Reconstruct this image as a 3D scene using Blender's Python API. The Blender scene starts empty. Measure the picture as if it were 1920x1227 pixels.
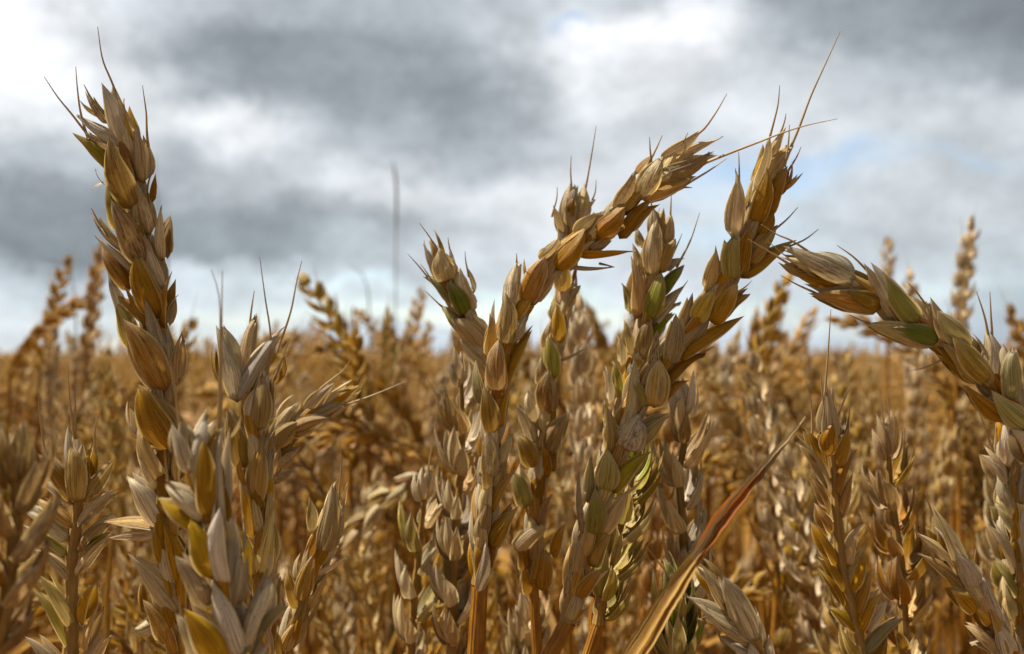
import bpy, math, random
import numpy as np
from mathutils import Vector

# ------------------------------------------------------------------ camera, sky, sun, exposure
SC = bpy.context.scene
COL = SC.collection
FPX, CXP, CYP = 1800.0, 960.0, 613.5          # focal length and centre in pixels of the 1920 wide photograph
HORIZON = 668.0
CAM_Z = 0.80
PITCH = math.atan((HORIZON - CYP) / FPX)
cam_data = bpy.data.cameras.new("camera")
cam = bpy.data.objects.new("camera", cam_data)
COL.objects.link(cam)
cam.location = (0, 0, CAM_Z)
cam.rotation_euler = (math.pi / 2 + PITCH, 0, 0)
cam_data.sensor_width = 36.0
cam_data.lens = 36.0 * FPX / 1920.0
cam_data.clip_start = 0.01
cam_data.clip_end = 3000.0
cam_data.dof.use_dof = True
cam_data.dof.focus_distance = 0.205
cam_data.dof.aperture_fstop = 16.0
cam_data.dof.aperture_blades = 7
SC.camera = cam

FWD = np.array([0, math.cos(PITCH), math.sin(PITCH)])
UP = np.array([0, -math.sin(PITCH), math.cos(PITCH)])
RIGHT = np.array([1.0, 0, 0])
CAM = np.array([0, 0, CAM_Z])

SUN_AZ, SUN_EL = math.radians(-84), math.radians(58)     # azimuth from +Y (view direction) towards +X
sun_dir = Vector((math.sin(SUN_AZ) * math.cos(SUN_EL), math.cos(SUN_AZ) * math.cos(SUN_EL), math.sin(SUN_EL)))
sl = bpy.data.lights.new("sun", 'SUN')
sl.energy = 5.0
sl.angle = math.radians(2.0)
sl.color = (1.0, 0.955, 0.885)
so = bpy.data.objects.new("sun", sl)
COL.objects.link(so)
so.location = (0, 0, 30)
so.rotation_euler = sun_dir.to_track_quat('Z', 'Y').to_euler()

SC.view_settings.view_transform = 'Standard'
SC.view_settings.look = 'None'
SC.view_settings.exposure = 0.95
SC.view_settings.gamma = 1.0
SC.view_settings.use_curve_mapping = False
SC.cycles.max_bounces = 8
SC.cycles.transmission_bounces = 6
SC.cycles.use_denoising = True


def lin(c):
    c = c / 255.0
    return c / 12.92 if c <= 0.04045 else ((c + 0.055) / 1.055) ** 2.4


class NT:
    """small node-tree writer"""
    def __init__(self, tree):
        self.t = tree
        self.t.nodes.clear()

    def n(self, typ, ins=None, **kw):
        nd = self.t.nodes.new(typ)
        for k, v in kw.items():
            setattr(nd, k, v)
        for k, v in (ins or {}).items():
            s = nd.inputs[k]
            if hasattr(v, 'is_linked') or isinstance(v, bpy.types.NodeSocket):
                self.t.links.new(v, s)
            else:
                s.default_value = v
        return nd

    def m(self, op, a, b=None, c=None, clamp=False):
        nd = self.t.nodes.new('ShaderNodeMath')
        nd.operation = op
        nd.use_clamp = clamp
        for i, v in enumerate((a, b, c)):
            if v is None:
                continue
            if isinstance(v, bpy.types.NodeSocket):
                self.t.links.new(v, nd.inputs[i])
            else:
                nd.inputs[i].default_value = v
        return nd.outputs[0]

    def step(self, v, lo, hi, a=0.0, b=1.0):
        nd = self.n('ShaderNodeMapRange', {'Value': v, 'From Min': lo, 'From Max': hi, 'To Min': a, 'To Max': b})
        nd.interpolation_type = 'SMOOTHSTEP'
        return nd.outputs[0]

    def mix(self, f, a, b, mode='MIX'):
        nd = self.t.nodes.new('ShaderNodeMix')
        nd.data_type = 'RGBA'
        nd.blend_type = mode
        for i, v in ((0, f), (6, a), (7, b)):
            if isinstance(v, bpy.types.NodeSocket):
                self.t.links.new(v, nd.inputs[i])
            elif i == 0:
                nd.inputs[0].default_value = v
            else:
                nd.inputs[i].default_value = (*v, 1.0) if len(v) == 3 else v
        return nd.outputs[2]

    def noise(self, vec, scale, detail=3.0, rough=0.55, dist=0.0, col=False):
        nd = self.n('ShaderNodeTexNoise', {'Vector': vec, 'Scale': scale, 'Detail': detail, 'Roughness': rough, 'Distortion': dist})
        return nd.outputs['Color'] if col else nd.outputs[0]


# cloudy sky: brightness of the cloud deck by direction (rows: elevation, columns: azimuth), broken up by noise
SKY_X = [i * 120 for i in range(17)]
SKY_ROWS = [
    (-120, [205, 205, 200, 195, 190, 185, 185, 190, 200, 200, 195, 185, 175, 165, 160, 160, 160]),
    (10,  [228, 216, 198, 186, 178, 172, 172, 182, 200, 196, 192, 182, 164, 150, 144, 142, 140]),
    (90,  [252, 228, 172, 150, 148, 150, 152, 158, 188, 234, 254, 240, 192, 158, 150, 140, 138]),
    (180, [238, 238, 215, 158, 142, 156, 160, 140, 150, 206, 230, 218, 198, 198, 180, 162, 156]),
    (270, [228, 218, 218, 232, 226, 184, 182, 170, 180, 200, 202, 212, 218, 206, 196, 202, 196]),
    (350, [184, 184, 178, 184, 196, 204, 226, 206, 230, 218, 206, 202, 204, 208, 202, 196, 192]),
    (420, [146, 144, 142, 148, 156, 156, 172, 196, 218, 218, 212, 206, 202, 198, 194, 196, 196]),
    (480, [140, 140, 142, 144, 160, 172, 196, 206, 212, 212, 208, 206, 198, 198, 194, 192, 192]),
    (530, [196, 198, 202, 204, 208, 206, 206, 210, 212, 212, 210, 206, 204, 200, 198, 196, 194]),
    (600, [212, 212, 212, 210, 210, 208, 208, 210, 210, 210, 208, 206, 204, 200, 196, 194, 192]),
    (680, [208, 208, 208, 208, 208, 208, 206, 206, 206, 206, 204, 202, 200, 198, 194, 192, 190]),
]


def build_world():
    w = bpy.data.worlds.new("World")
    SC.world = w
    w.use_nodes = True
    T = NT(w.node_tree)
    tc = T.n('ShaderNodeTexCoord').outputs['Generated']
    # warp of the direction by cloud turbulence
    mp = T.n('ShaderNodeMapping', {'Vector': tc, 'Scale': (1.0, 1.0, 1.35)}).outputs[0]
    nz = T.noise(mp, 5.2, 9.0, 0.66, col=True)
    off = T.n('ShaderNodeVectorMath', {0: nz, 1: (0.5, 0.5, 0.5)}, operation='SUBTRACT').outputs[0]
    off = T.n('ShaderNodeVectorMath', {0: off, 1: (0.26, 0.26, 0.15)}, operation='MULTIPLY').outputs[0]
    d = T.n('ShaderNodeVectorMath', {0: tc, 1: off}, operation='ADD').outputs[0]
    d = T.n('ShaderNodeVectorMath', {0: d}, operation='NORMALIZE').outputs[0]
    sp = T.n('ShaderNodeSeparateXYZ', {0: d})
    az = T.m('ARCTAN2', sp.outputs[0], sp.outputs[1])
    el = T.m('ARCSINE', sp.outputs[2])
    A0 = math.atan(960 / FPX) * 1.02
    u = T.m('MULTIPLY_ADD', az, 0.5 / A0, 0.5, clamp=True)
    els, cols = [], []
    for y, row in SKY_ROWS:
        els.append(math.atan((HORIZON - y) / FPX))
        r = T.n('ShaderNodeValToRGB', {0: u})
        cr = r.color_ramp
        cr.interpolation = 'B_SPLINE'
        while len(cr.elements) < len(row):
            cr.elements.new(0.5)
        for e, x, L in zip(cr.elements, SKY_X, row):
            e.position = 0.5 + 0.5 * math.atan((x - 960) / FPX) / A0
            t = max(0.0, min(1.0, (y - 420) / 240))
            L = 255 * min(1.0, max(0.0, (L - 205) / 255 * 1.06 + 206 / 255))
            v = lin(L)
            k = max(0.0, min(1.0, (250 - L) / 90))
            e.color = (v * (0.985 - 0.105 * k - 0.075 * t), v * (0.995 - 0.01 * t), v * (1.02 + 0.05 * k + 0.07 * t), 1)
        cols.append(r.outputs[0])
    c = cols[-1]
    for i in range(len(cols) - 2, -1, -1):
        f = T.step(el, els[i + 1], els[i])
        c = T.mix(f, c, cols[i])
    # unseen sky: broken cloud set dim low down, bright overhead, to shape the fill
    hi = T.noise(T.n('ShaderNodeMapping', {'Vector': tc, 'Scale': (2.2, 2.2, 2.2)}).outputs[0], 2.0, 5.0, 0.6)
    lo_c = T.mix(T.step(hi, 0.3, 0.72), (0.055, 0.065, 0.08), (0.21, 0.24, 0.28))
    up_c = T.mix(T.step(hi, 0.3, 0.72), (0.36, 0.40, 0.44), (0.88, 0.94, 1.0))
    hic = T.mix(T.step(el, 0.6, 1.2), lo_c, up_c)
    c = T.mix(T.m('MAXIMUM', T.step(el, 0.42, 0.70), T.step(T.m('ABSOLUTE', az), 0.75, 1.3)), c, hic)
    # fine cloud texture
    fn = T.noise(T.n('ShaderNodeMapping', {'Vector': tc, 'Scale': (1, 1, 1.5)}).outputs[0], 10.5, 9.0, 0.66)
    c = T.mix(1.0, c, T.n('ShaderNodeCombineColor', {i: T.step(fn, 0.32, 0.68, 0.86, 1.20) for i in range(3)}).outputs[0], 'MULTIPLY')
    sky = T.n('ShaderNodeTexSky', sky_type='NISHITA', sun_disc=False, sun_elevation=SUN_EL, sun_rotation=SUN_AZ, air_density=1.0, dust_density=0.4)
    b_sky = T.n('ShaderNodeBackground', {'Color': sky.outputs[0], 'Strength': 0.095})
    b_cl = T.n('ShaderNodeBackground', {'Color': c, 'Strength': 0.60})
    # gaps between the clouds where the blue sky shows
    cover = None
    for x, y, sx, sy, a in ((1395, 352, 130, 44, 0.72), (1590, 325, 90, 24, 0.5), (1085, 62, 60, 14, 0.5), (630, 532, 150, 14, 0.6),
                            (1330, 450, 120, 24, 0.5), (900, 592, 560, 26, 0.8), (150, 640, 260, 16, 0.5), (1750, 540, 160, 20, 0.4), (1840, 330, 90, 14, 0.3)):
        a0, e0 = math.atan((x - 960) / FPX), math.atan((HORIZON - y) / FPX)
        p = T.m('MULTIPLY', T.m('SUBTRACT', az, a0), FPX / sx)
        q = T.m('MULTIPLY', T.m('SUBTRACT', el, e0), FPX / sy)
        g = T.m('ADD', T.m('MULTIPLY', p, p), T.m('MULTIPLY', q, q))
        g = T.m('MULTIPLY', T.m('EXPONENT', T.m('MULTIPLY', g, -1.0)), a)
        cover = g if cover is None else T.m('ADD', cover, g)
    cover = T.m('SUBTRACT', 0.98, cover, clamp=True)
    mixs = T.n('ShaderNodeMixShader', {0: cover, 1: b_sky.outputs[0], 2: b_cl.outputs[0]})
    T.n('ShaderNodeOutputWorld', {0: mixs.outputs[0]})


build_world()


# ------------------------------------------------------------------ materials
def new_mat(name):
    m = bpy.data.materials.new(name)
    m.use_nodes = True
    return m, NT(m.node_tree)


def finish(T, col, rough, bump=None, transl=0.3, tcol=None, spec=0.35):
    ins = {'Base Color': col, 'Roughness': rough, 'Specular IOR Level': spec}
    if bump is not None:
        ins['Normal'] = bump
    p = T.n('ShaderNodeBsdfPrincipled', ins)
    t = T.n('ShaderNodeBsdfTranslucent', {'Color': tcol if tcol is not None else col})
    mx = T.n('ShaderNodeMixShader', {0: transl, 1: p.outputs[0], 2: t.outputs[0]})
    T.n('ShaderNodeOutputMaterial', {0: mx.outputs[0]})


def mat_husk():
    m, T = new_mat("ripe_wheat_husk")
    uv = T.n('ShaderNodeAttribute', attribute_name='huv').outputs['Vector']
    at = T.n('ShaderNodeAttribute', attribute_name='hcol')
    s3 = T.n('ShaderNodeSeparateXYZ', {0: uv})
    v, s, rnd = s3.outputs[0], s3.outputs[1], s3.outputs[2]
    hs = T.n('ShaderNodeSeparateColor', {0: at.outputs['Color']})
    grn, amb, drk = hs.outputs[0], hs.outputs[1], T.m('ADD', hs.outputs[2], 0.12)
    gry = at.outputs['Alpha']
    obr = T.n('ShaderNodeObjectInfo').outputs['Random']
    tc = T.n('ShaderNodeTexCoord').outputs['Object']
    # coordinates along one husk, different for every husk
    cv = T.n('ShaderNodeCombineXYZ', {0: T.m('MULTIPLY', v, 2.6), 1: T.m('MULTIPLY', s, 1.6), 2: T.m('MULTIPLY', rnd, 37.0)}).outputs[0]
    fib = T.n('ShaderNodeCombineXYZ', {0: T.m('MULTIPLY', v, 9.0), 1: T.m('MULTIPLY', s, 0.9), 2: T.m('MULTIPLY', rnd, 91.0)}).outputs[0]
    n1 = T.noise(cv, 1.2, 4.0, 0.6)
    n2 = T.noise(fib, 2.2, 3.0, 0.6)
    av = T.m('ABSOLUTE', v)
    a2 = T.m('ADD', T.m('MULTIPLY', amb, T.step(s, 0.55, 1.05, 1.0, 0.6)), T.m('MULTIPLY_ADD', n1, 0.7, -0.35), clamp=True)
    c = T.mix(a2, (0.72, 0.605, 0.40), (0.42, 0.19, 0.016))
    c = T.mix(T.m('MULTIPLY', gry, T.step(n1, 0.25, 0.6, 0.6, 1.0)), c, (0.60, 0.54, 0.46))
    # yellow (negative green) and green flush
    yel = T.m('MULTIPLY', T.m('MULTIPLY', grn, -1.0, clamp=True), T.step(av, 0.95, 0.5))
    c = T.mix(yel, c, (0.55, 0.32, 0.025))
    gs = T.m('MULTIPLY', T.m('MAXIMUM', grn, 0.0), T.m('MULTIPLY', T.step(n2, 0.3, 0.62, 0.6, 1.0), T.m('MULTIPLY', T.step(av, 0.98, 0.55), T.step(s, 0.95, 0.6, 0.35, 1.0))))
    c = T.mix(gs, c, (0.20, 0.255, 0.03))
    # nerves
    fin = T.n('ShaderNodeCombineXYZ', {0: T.m('MULTIPLY', v, 7.5), 1: T.m('MULTIPLY', s, 0.45), 2: T.m('MULTIPLY', rnd, 71.0)}).outputs[0]
    vein = T.noise(fin, 2.4, 2.0, 0.5)
    vf = T.m('MULTIPLY', T.step(vein, 0.46, 0.62), T.step(n1, 0.28, 0.6, 0.35, 1.0))
    c = T.mix(vf, c, T.mix(1.0, c, (0.50, 0.43, 0.36), 'MULTIPLY'))
    c = T.mix(T.m('MULTIPLY', T.step(n2, 0.45, 0.75), 0.35), c, T.mix(1.0, c, (1.35, 1.30, 1.25), 'MULTIPLY'))
    # pale papery margin and keel, brown foot
    c = T.mix(T.step(av, 0.72, 0.88, 0.0, 0.8), c, (0.82, 0.69, 0.42))
    c = T.mix(T.step(s, 0.13, 0.02, 0.0, 0.75), c, (0.14, 0.075, 0.022))
    c = T.mix(T.m('MULTIPLY', T.step(s, 0.90, 1.0), T.step(rnd, 0.3, 0.7, 0.0, 0.7)), c, (0.22, 0.13, 0.05))
    # sooty mould specks and blotches
    sv = T.n('ShaderNodeCombineXYZ', {0: T.m('MULTIPLY', v, 4.0), 1: T.m('MULTIPLY', s, 4.5), 2: T.m('MULTIPLY', rnd, 53.0)}).outputs[0]
    n3 = T.noise(sv, 1.5, 5.0, 0.68)
    blot = T.m('MULTIPLY', T.step(T.m('ADD', n3, T.m('MULTIPLY', drk, 0.22)), 0.60, 0.76), T.m('MULTIPLY', drk, 0.95, clamp=True))
    c = T.mix(blot, c, (0.035, 0.026, 0.016))
    n4 = T.noise(sv, 6.0, 2.0, 0.5)
    spk = T.m('MULTIPLY', T.step(n4, 0.64, 0.69), T.m('MULTIPLY_ADD', drk, 0.9, 0.22, clamp=True))
    c = T.mix(spk, c, (0.045, 0.03, 0.018))
    # plant to plant and husk to husk tone
    tone = T.m('MULTIPLY_ADD', T.m('FRACT', T.m('MULTIPLY', rnd, 7.0)), 0.6, 0.66)
    c = T.mix(1.0, c, T.n('ShaderNodeCombineColor', {0: tone, 1: tone, 2: tone}).outputs[0], 'MULTIPLY')
    hsv = T.n('ShaderNodeHueSaturation', {'Hue': T.m('MULTIPLY_ADD', obr, 0.014, 0.495), 'Saturation': T.m('MULTIPLY_ADD', obr, 0.2, 1.08), 'Value': 1.0, 'Color': c})
    c = hsv.outputs[0]
    hgt = T.m('ADD', T.m('MULTIPLY', vein, 1.6), T.m('MULTIPLY', n2, 1.0))
    bmp = T.n('ShaderNodeBump', {'Height': hgt, 'Strength': 0.55, 'Distance': 0.0003}).outputs[0]
    tcol = T.mix(0.4, c, (0.56, 0.33, 0.06))
    finish(T, c, T.step(n2, 0.3, 0.7, 0.38, 0.55), bmp, T.step(av, 0.6, 0.95, 0.22, 0.5), tcol, 0.27)
    return m


def mat_straw(name, c0, c1, c2, tr=0.15, vs=26.0, spots=0.3):
    m, T = new_mat(name)
    uv = T.n('ShaderNodeAttribute', attribute_name='huv').outputs['Vector']
    s3 = T.n('ShaderNodeSeparateXYZ', {0: uv})
    v, s, rnd = s3.outputs
    obr = T.n('ShaderNodeObjectInfo').outputs['Random']
    z = T.m('MULTIPLY', T.m('ADD', rnd, obr), 41.0)
    fib = T.n('ShaderNodeCombineXYZ', {0: T.m('MULTIPLY', v, 8.0), 1: T.m('MULTIPLY', s, 5.0), 2: z}).outputs[0]
    n1 = T.noise(fib, 1.5, 4.0, 0.6)
    n2 = T.noise(T.n('ShaderNodeCombineXYZ', {0: T.m('MULTIPLY', v, 1.5), 1: T.m('MULTIPLY', s, 14.0), 2: z}).outputs[0], 1.0, 4.0, 0.6)
    c = T.mix(T.step(n2, 0.3, 0.7), c0, c1)
    c = T.mix(T.step(n1, 0.48, 0.75, 0.0, 0.8), c, c2)
    vein = T.m('SINE', T.m('MULTIPLY', v, vs))
    c = T.mix(T.m('MULTIPLY', T.step(vein, 0.2, 1.0), 0.28), c, T.mix(1.0, c, (0.5, 0.44, 0.36), 'MULTIPLY'))
    sp = T.noise(T.n('ShaderNodeCombineXYZ', {0: T.m('MULTIPLY', v, 5.0), 1: T.m('MULTIPLY', s, 60.0), 2: z}).outputs[0], 1.3, 3.0, 0.6)
    c = T.mix(T.step(sp, 0.66, 0.75, 0.0, spots), c, (0.06, 0.035, 0.015))
    bmp = T.n('ShaderNodeBump', {'Height': T.m('ADD', vein, n1), 'Strength': 0.35, 'Distance': 0.0003}).outputs[0]
    finish(T, c, 0.5, bmp, tr, None, 0.3)
    return m


M_HUSK = mat_husk()
M_STEM = mat_straw("golden_straw_stem", (0.36, 0.15, 0.010), (0.22, 0.075, 0.005), (0.42, 0.24, 0.04), 0.12, 14.0, 0.35)
M_RACHIS = mat_straw("amber_rachis", (0.36, 0.20, 0.045), (0.27, 0.15, 0.035), (0.42, 0.28, 0.10), 0.12, 10.0, 0.5)
M_AWN = mat_straw("dry_awn", (0.56, 0.42, 0.23), (0.44, 0.30, 0.14), (0.62, 0.48, 0.28), 0.4, 6.0, 0.3)
M_LEAF = mat_straw("dry_straw_leaf", (0.36, 0.18, 0.018), (0.25, 0.10, 0.008), (0.54, 0.38, 0.13), 0.3, 30.0, 0.35)
M_RUST = mat_straw("rust_red_dry_leaf", (0.33, 0.085, 0.014), (0.40, 0.15, 0.026), (0.40, 0.13, 0.025), 0.55, 30.0, 0.4)
M_FOLD = mat_straw("golden_leaf_fold", (0.46, 0.27, 0.055), (0.34, 0.17, 0.028), (0.60, 0.45, 0.21), 0.35, 34.0, 0.7)
M_TAN = mat_straw("grey_tan_dry_leaf", (0.34, 0.23, 0.10), (0.22, 0.13, 0.05), (0.46, 0.35, 0.19), 0.25, 24.0, 0.5)
M_GREEN = mat_straw("green_grass_blade", (0.07, 0.15, 0.045), (0.11, 0.18, 0.06), (0.16, 0.20, 0.09), 0.3, 20.0, 0.1)
M_GREYGRASS = mat_straw("grey_grass_stem", (0.36, 0.38, 0.35), (0.30, 0.33, 0.31), (0.40, 0.40, 0.36), 0.2, 10.0, 0.1)


def mat_soil():
    m, T = new_mat("field_soil")
    tc = T.n('ShaderNodeTexCoord').outputs['Object']
    n = T.noise(tc, 6.0, 8.0, 0.65)
    n2 = T.noise(tc, 55.0, 4.0, 0.6)
    c = T.mix(T.step(n, 0.35, 0.7), (0.10, 0.06, 0.03), (0.24, 0.15, 0.07))
    c = T.mix(T.step(n2, 0.5, 0.7), c, (0.34, 0.23, 0.10))
    b = T.n('ShaderNodeBump', {'Height': n2, 'Strength': 0.6, 'Distance': 0.02}).outputs[0]
    p = T.n('ShaderNodeBsdfPrincipled', {'Base Color': c, 'Roughness': 0.9, 'Normal': b})
    T.n('ShaderNodeOutputMaterial', {0: p.outputs[0]})
    return m


# ------------------------------------------------------------------ mesh helpers
class Geo:
    """pieces of one mesh: vertices, quads, per-vertex surface coordinates and colour traits, material slots"""
    def __init__(self):
        self.V, self.F, self.U, self.C, self.M = [], [], [], [], []
        self.n = 0

    def add(self, V, F, U, C, mi=0):
        self.V.append(np.asarray(V, dtype=np.float32))
        self.F.append(np.asarray(F, dtype=np.int32) + self.n)
        self.U.append(np.asarray(U, dtype=np.float32))
        self.C.append(np.broadcast_to(np.asarray(C, dtype=np.float32), (len(V), 4)))
        self.M.append(np.full(len(F), mi, dtype=np.int32))
        self.n += len(V)

    def arrays(self):
        return (np.concatenate(self.V), np.concatenate(self.F), np.concatenate(self.U), np.concatenate(self.C), np.concatenate(self.M))


def mesh_from(name, arr, mats, origin=None):
    V, F, U, C, MI = arr
    if origin is not None:
        V = V - np.asarray(origin, dtype=np.float32)
    me = bpy.data.meshes.new(name)
    me.vertices.add(len(V))
    me.vertices.foreach_set('co', np.ascontiguousarray(V, dtype=np.float32).ravel())
    me.loops.add(len(F) * 4)
    me.loops.foreach_set('vertex_index', np.ascontiguousarray(F).ravel())
    me.polygons.add(len(F))
    me.polygons.foreach_set('loop_start', np.arange(0, len(F) * 4, 4, dtype=np.int32))
    me.polygons.foreach_set('material_index', MI)
    me.polygons.foreach_set('use_smooth', np.ones(len(F), dtype=bool))
    a = me.attributes.new('huv', 'FLOAT_VECTOR', 'POINT')
    a.data.foreach_set('vector', np.ascontiguousarray(U, dtype=np.float32).ravel())
    a = me.attributes.new('hcol', 'FLOAT_COLOR', 'POINT')
    a.data.foreach_set('color', np.ascontiguousarray(C, dtype=np.float32).ravel())
    for m in mats:
        me.materials.append(m)
    me.update(calc_edges=True)
    return me


def link(name, me, parent=None):
    o = bpy.data.objects.new(name, me)
    COL.objects.link(o)
    if parent is not None:
        o.parent = parent
    return o


def unit(v):
    v = np.asarray(v, dtype=float)
    return v / max(np.linalg.norm(v), 1e-12)


def pt(x, y, d):
    """the place at depth d (m) seen at pixel x, y of the 1920 wide photograph"""
    return CAM + d * (FWD + RIGHT * (x - CXP) / FPX + UP * (CYP - y) / FPX)


def smooth_path(P, n):
    """Catmull-Rom through the points, resampled to n points of equal spacing"""
    P = np.asarray(P, dtype=float)
    if len(P) == 2:
        t = np.linspace(0, 1, n)[:, None]
        return P[0] * (1 - t) + P[1] * t
    Q = np.vstack([2 * P[0] - P[1], P, 2 * P[-1] - P[-2]])
    out = []
    for i in range(len(P) - 1):
        p0, p1, p2, p3 = Q[i:i + 4]
        t = np.linspace(0, 1, 16, endpoint=False)[:, None]
        out.append(0.5 * (2 * p1 + (p2 - p0) * t + (2 * p0 - 5 * p1 + 4 * p2 - p3) * t ** 2 + (3 * p1 - p0 - 3 * p2 + p3) * t ** 3))
    out = np.vstack(out + [P[-1:]])
    L = np.concatenate([[0], np.cumsum(np.linalg.norm(np.diff(out, axis=0), axis=1))])
    q = np.linspace(0, L[-1], n)
    return np.stack([np.interp(q, L, out[:, k]) for k in range(3)], axis=1)


def add_tube(g, path, radii, sides=7, C=(0, 0, 0, 0), rnd=0.5, mi=0):
    path = np.asarray(path, dtype=float)
    n = len(path)
    r = np.interp(np.linspace(0, 1, n), np.linspace(0, 1, len(radii)), radii) if len(radii) != n else np.asarray(radii)
    T = np.gradient(path, axis=0)
    T /= np.maximum(np.linalg.norm(T, axis=1)[:, None], 1e-12)
    ref = np.array([0.31, 0.9, 0.3])
    A = np.cross(T, ref)
    A /= np.maximum(np.linalg.norm(A, axis=1)[:, None], 1e-9)
    B = np.cross(T, A)
    th = np.linspace(0, 2 * math.pi, sides, endpoint=False)
    V = path[:, None, :] + r[:, None, None] * (np.cos(th)[None, :, None] * A[:, None, :] + np.sin(th)[None, :, None] * B[:, None, :])
    i, j = np.meshgrid(np.arange(n - 1), np.arange(sides), indexing='ij')
    k = (j + 1) % sides
    F = np.stack([i * sides + j, i * sides + k, (i + 1) * sides + k, (i + 1) * sides + j], axis=-1).reshape(-1, 4)
    L = np.concatenate([[0], np.cumsum(np.linalg.norm(np.diff(path, axis=0), axis=1))])
    U = np.stack([np.broadcast_to(np.cos(th)[None, :], (n, sides)), np.broadcast_to((L * 18)[:, None], (n, sides)), np.full((n, sides), rnd)], axis=-1)
    g.add(V.reshape(-1, 3), F, U.reshape(-1, 3), C, mi)


_GRIDS = {}


def husk_grid(nu, nv):
    if (nu, nv) not in _GRIDS:
        s = np.linspace(0, 1, nu)
        s = s ** 0.9
        v = np.linspace(-1, 1, nv)
        i, j = np.meshgrid(np.arange(nu - 1), np.arange(nv - 1), indexing='ij')
        F = np.stack([i * nv + j, i * nv + j + 1, (i + 1) * nv + j + 1, (i + 1) * nv + j], axis=-1).reshape(-1, 4)
        _GRIDS[(nu, nv)] = (s[:, None], v[None, :], F)
    return _GRIDS[(nu, nv)]


def add_husk(g, P0, P1, face, w, rng, C, nu=13, nv=11, bow=0.06, wrap=1.08, deep=0.66, mi=0, blunt=0.0):
    """a boat-shaped husk (glume or lemma): keeled shell from its foot P0 to its tip P1, outer side towards face"""
    s, v, F = husk_grid(nu, nv)
    P0, P1 = np.asarray(P0, float), np.asarray(P1, float)
    L = P1 - P0
    ln = np.linalg.norm(L)
    L = L / max(ln, 1e-9)
    Y = unit(np.asarray(face) - L * np.dot(face, L))
    X = np.cross(L, Y)
    e1 = 0.44 + rng.uniform(-0.05, 0.06)
    e2 = 0.92 - blunt + rng.uniform(-0.10, 0.14)
    W = s ** e1 * (1 - s) ** e2
    W = W / W.max()
    torn = rng.random() < 0.12
    W = np.maximum(W, (0.22 * (s > 0.6) if torn else 0.05) * np.ones_like(s) * (s > 0.02) * (s < (1.1 if torn else 0.985))) * (w / 2)
    ph = rng.uniform(0, 6.28)
    wav = 1 + 0.06 * np.sin(s * 9 + ph) * np.abs(v) ** 2
    asym = rng.uniform(-0.16, 0.16)
    k0 = rng.choice((-1, 1)) * rng.uniform(0.05, 0.42)                       # where the keel runs
    vk = np.where(v > k0, (v - k0) / (1 - k0), (v - k0) / (1 + k0))
    beak = rng.choice((-1, 1)) * rng.uniform(0.06, 0.20)
    x = W * np.sin(v * wrap) / math.sin(min(wrap, 1.5)) * wav + asym * W * s
    x = x + w * (beak * np.clip((s - 0.55) / 0.45, 0, 1) ** 2 - beak * 0.35 * np.sin(math.pi * np.clip(s / 0.9, 0, 1)))
    roof = 1 - np.abs(vk) ** 1.12
    y = deep * W * (0.25 * (np.cos(v * wrap) - 0.1) + 0.9 * roof)
    y = y + bow * ln * 4 * s * (1 - s) - 0.05 * ln * rng.uniform(-0.9, 1.3) * s ** 4
    y = y + 0.035 * W * np.sin(v * 14 + ph) + (0.13 + 0.07 * np.sin(s * 5 + ph)) * W * np.clip((np.abs(v) - 0.78) / 0.22, 0, 1) ** 2
    z = s * ln + 0 * v - 0.03 * ln * np.abs(v) ** 2 * s
    if torn:
        jag = np.array([rng.uniform(0.02, 0.16) for _ in range(v.size)])[None, :]
        z = z - ln * jag * np.clip((s - 0.7) / 0.3, 0, 1) ** 2
    V = P0 + x[..., None] * X + y[..., None] * Y + z[..., None] * L
    r = rng.random()
    U = np.stack([np.broadcast_to(v, x.shape), np.broadcast_to(s, x.shape), np.full(x.shape, r)], axis=-1)
    g.add(V.reshape(-1, 3), F, U.reshape(-1, 3), C, mi)


def add_strap(g, path, width, normal, fold=0.25, twist=0.0, nv=7, rnd=0.5, mi=0, tip=True, curl=0.0):
    """a leaf blade: a strip along the path, folded along its midrib"""
    path = np.asarray(path, float)
    n = len(path)
    T = np.gradient(path, axis=0)
    T /= np.maximum(np.linalg.norm(T, axis=1)[:, None], 1e-12)
    N = np.broadcast_to(np.asarray(normal, float), T.shape)
    A = np.cross(T, N)
    A /= np.maximum(np.linalg.norm(A, axis=1)[:, None], 1e-9)
    B = np.cross(A, T)
    s = np.linspace(0, 1, n)
    if np.isscalar(twist):
        tw = twist * s
    else:
        tw = np.interp(s, np.linspace(0, 1, len(twist)), twist)
    A2 = A * np.cos(tw)[:, None] + B * np.sin(tw)[:, None]
    B2 = -A * np.sin(tw)[:, None] + B * np.cos(tw)[:, None]
    wd = np.interp(s, np.linspace(0, 1, len(width)), width)
    v = np.linspace(-1, 1, nv)
    cu = np.abs(v) * fold + curl * v ** 2
    V = path[:, None, :] + wd[:, None, None] / 2 * (v[None, :, None] * A2[:, None, :] + cu[None, :, None] * B2[:, None, :])
    L = np.concatenate([[0], np.cumsum(np.linalg.norm(np.diff(path, axis=0), axis=1))])
    U = np.stack([np.broadcast_to(v[None, :], (n, nv)), np.broadcast_to((L * 12)[:, None], (n, nv)), np.full((n, nv), rnd)], axis=-1)
    i, j = np.meshgrid(np.arange(n - 1), np.arange(nv - 1), indexing='ij')
    F = np.stack([i * nv + j, i * nv + j + 1, (i + 1) * nv + j + 1, (i + 1) * nv + j], axis=-1).reshape(-1, 4)
    g.add(V.reshape(-1, 3), F, U.reshape(-1, 3), (0, 0, 0, 0), mi)


def rotv(v, axis, ang):
    axis = unit(axis)
    v = np.asarray(v, float)
    return v * math.cos(ang) + np.cross(axis, v) * math.sin(ang) + axis * np.dot(axis, v) * (1 - math.cos(ang))


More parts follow.
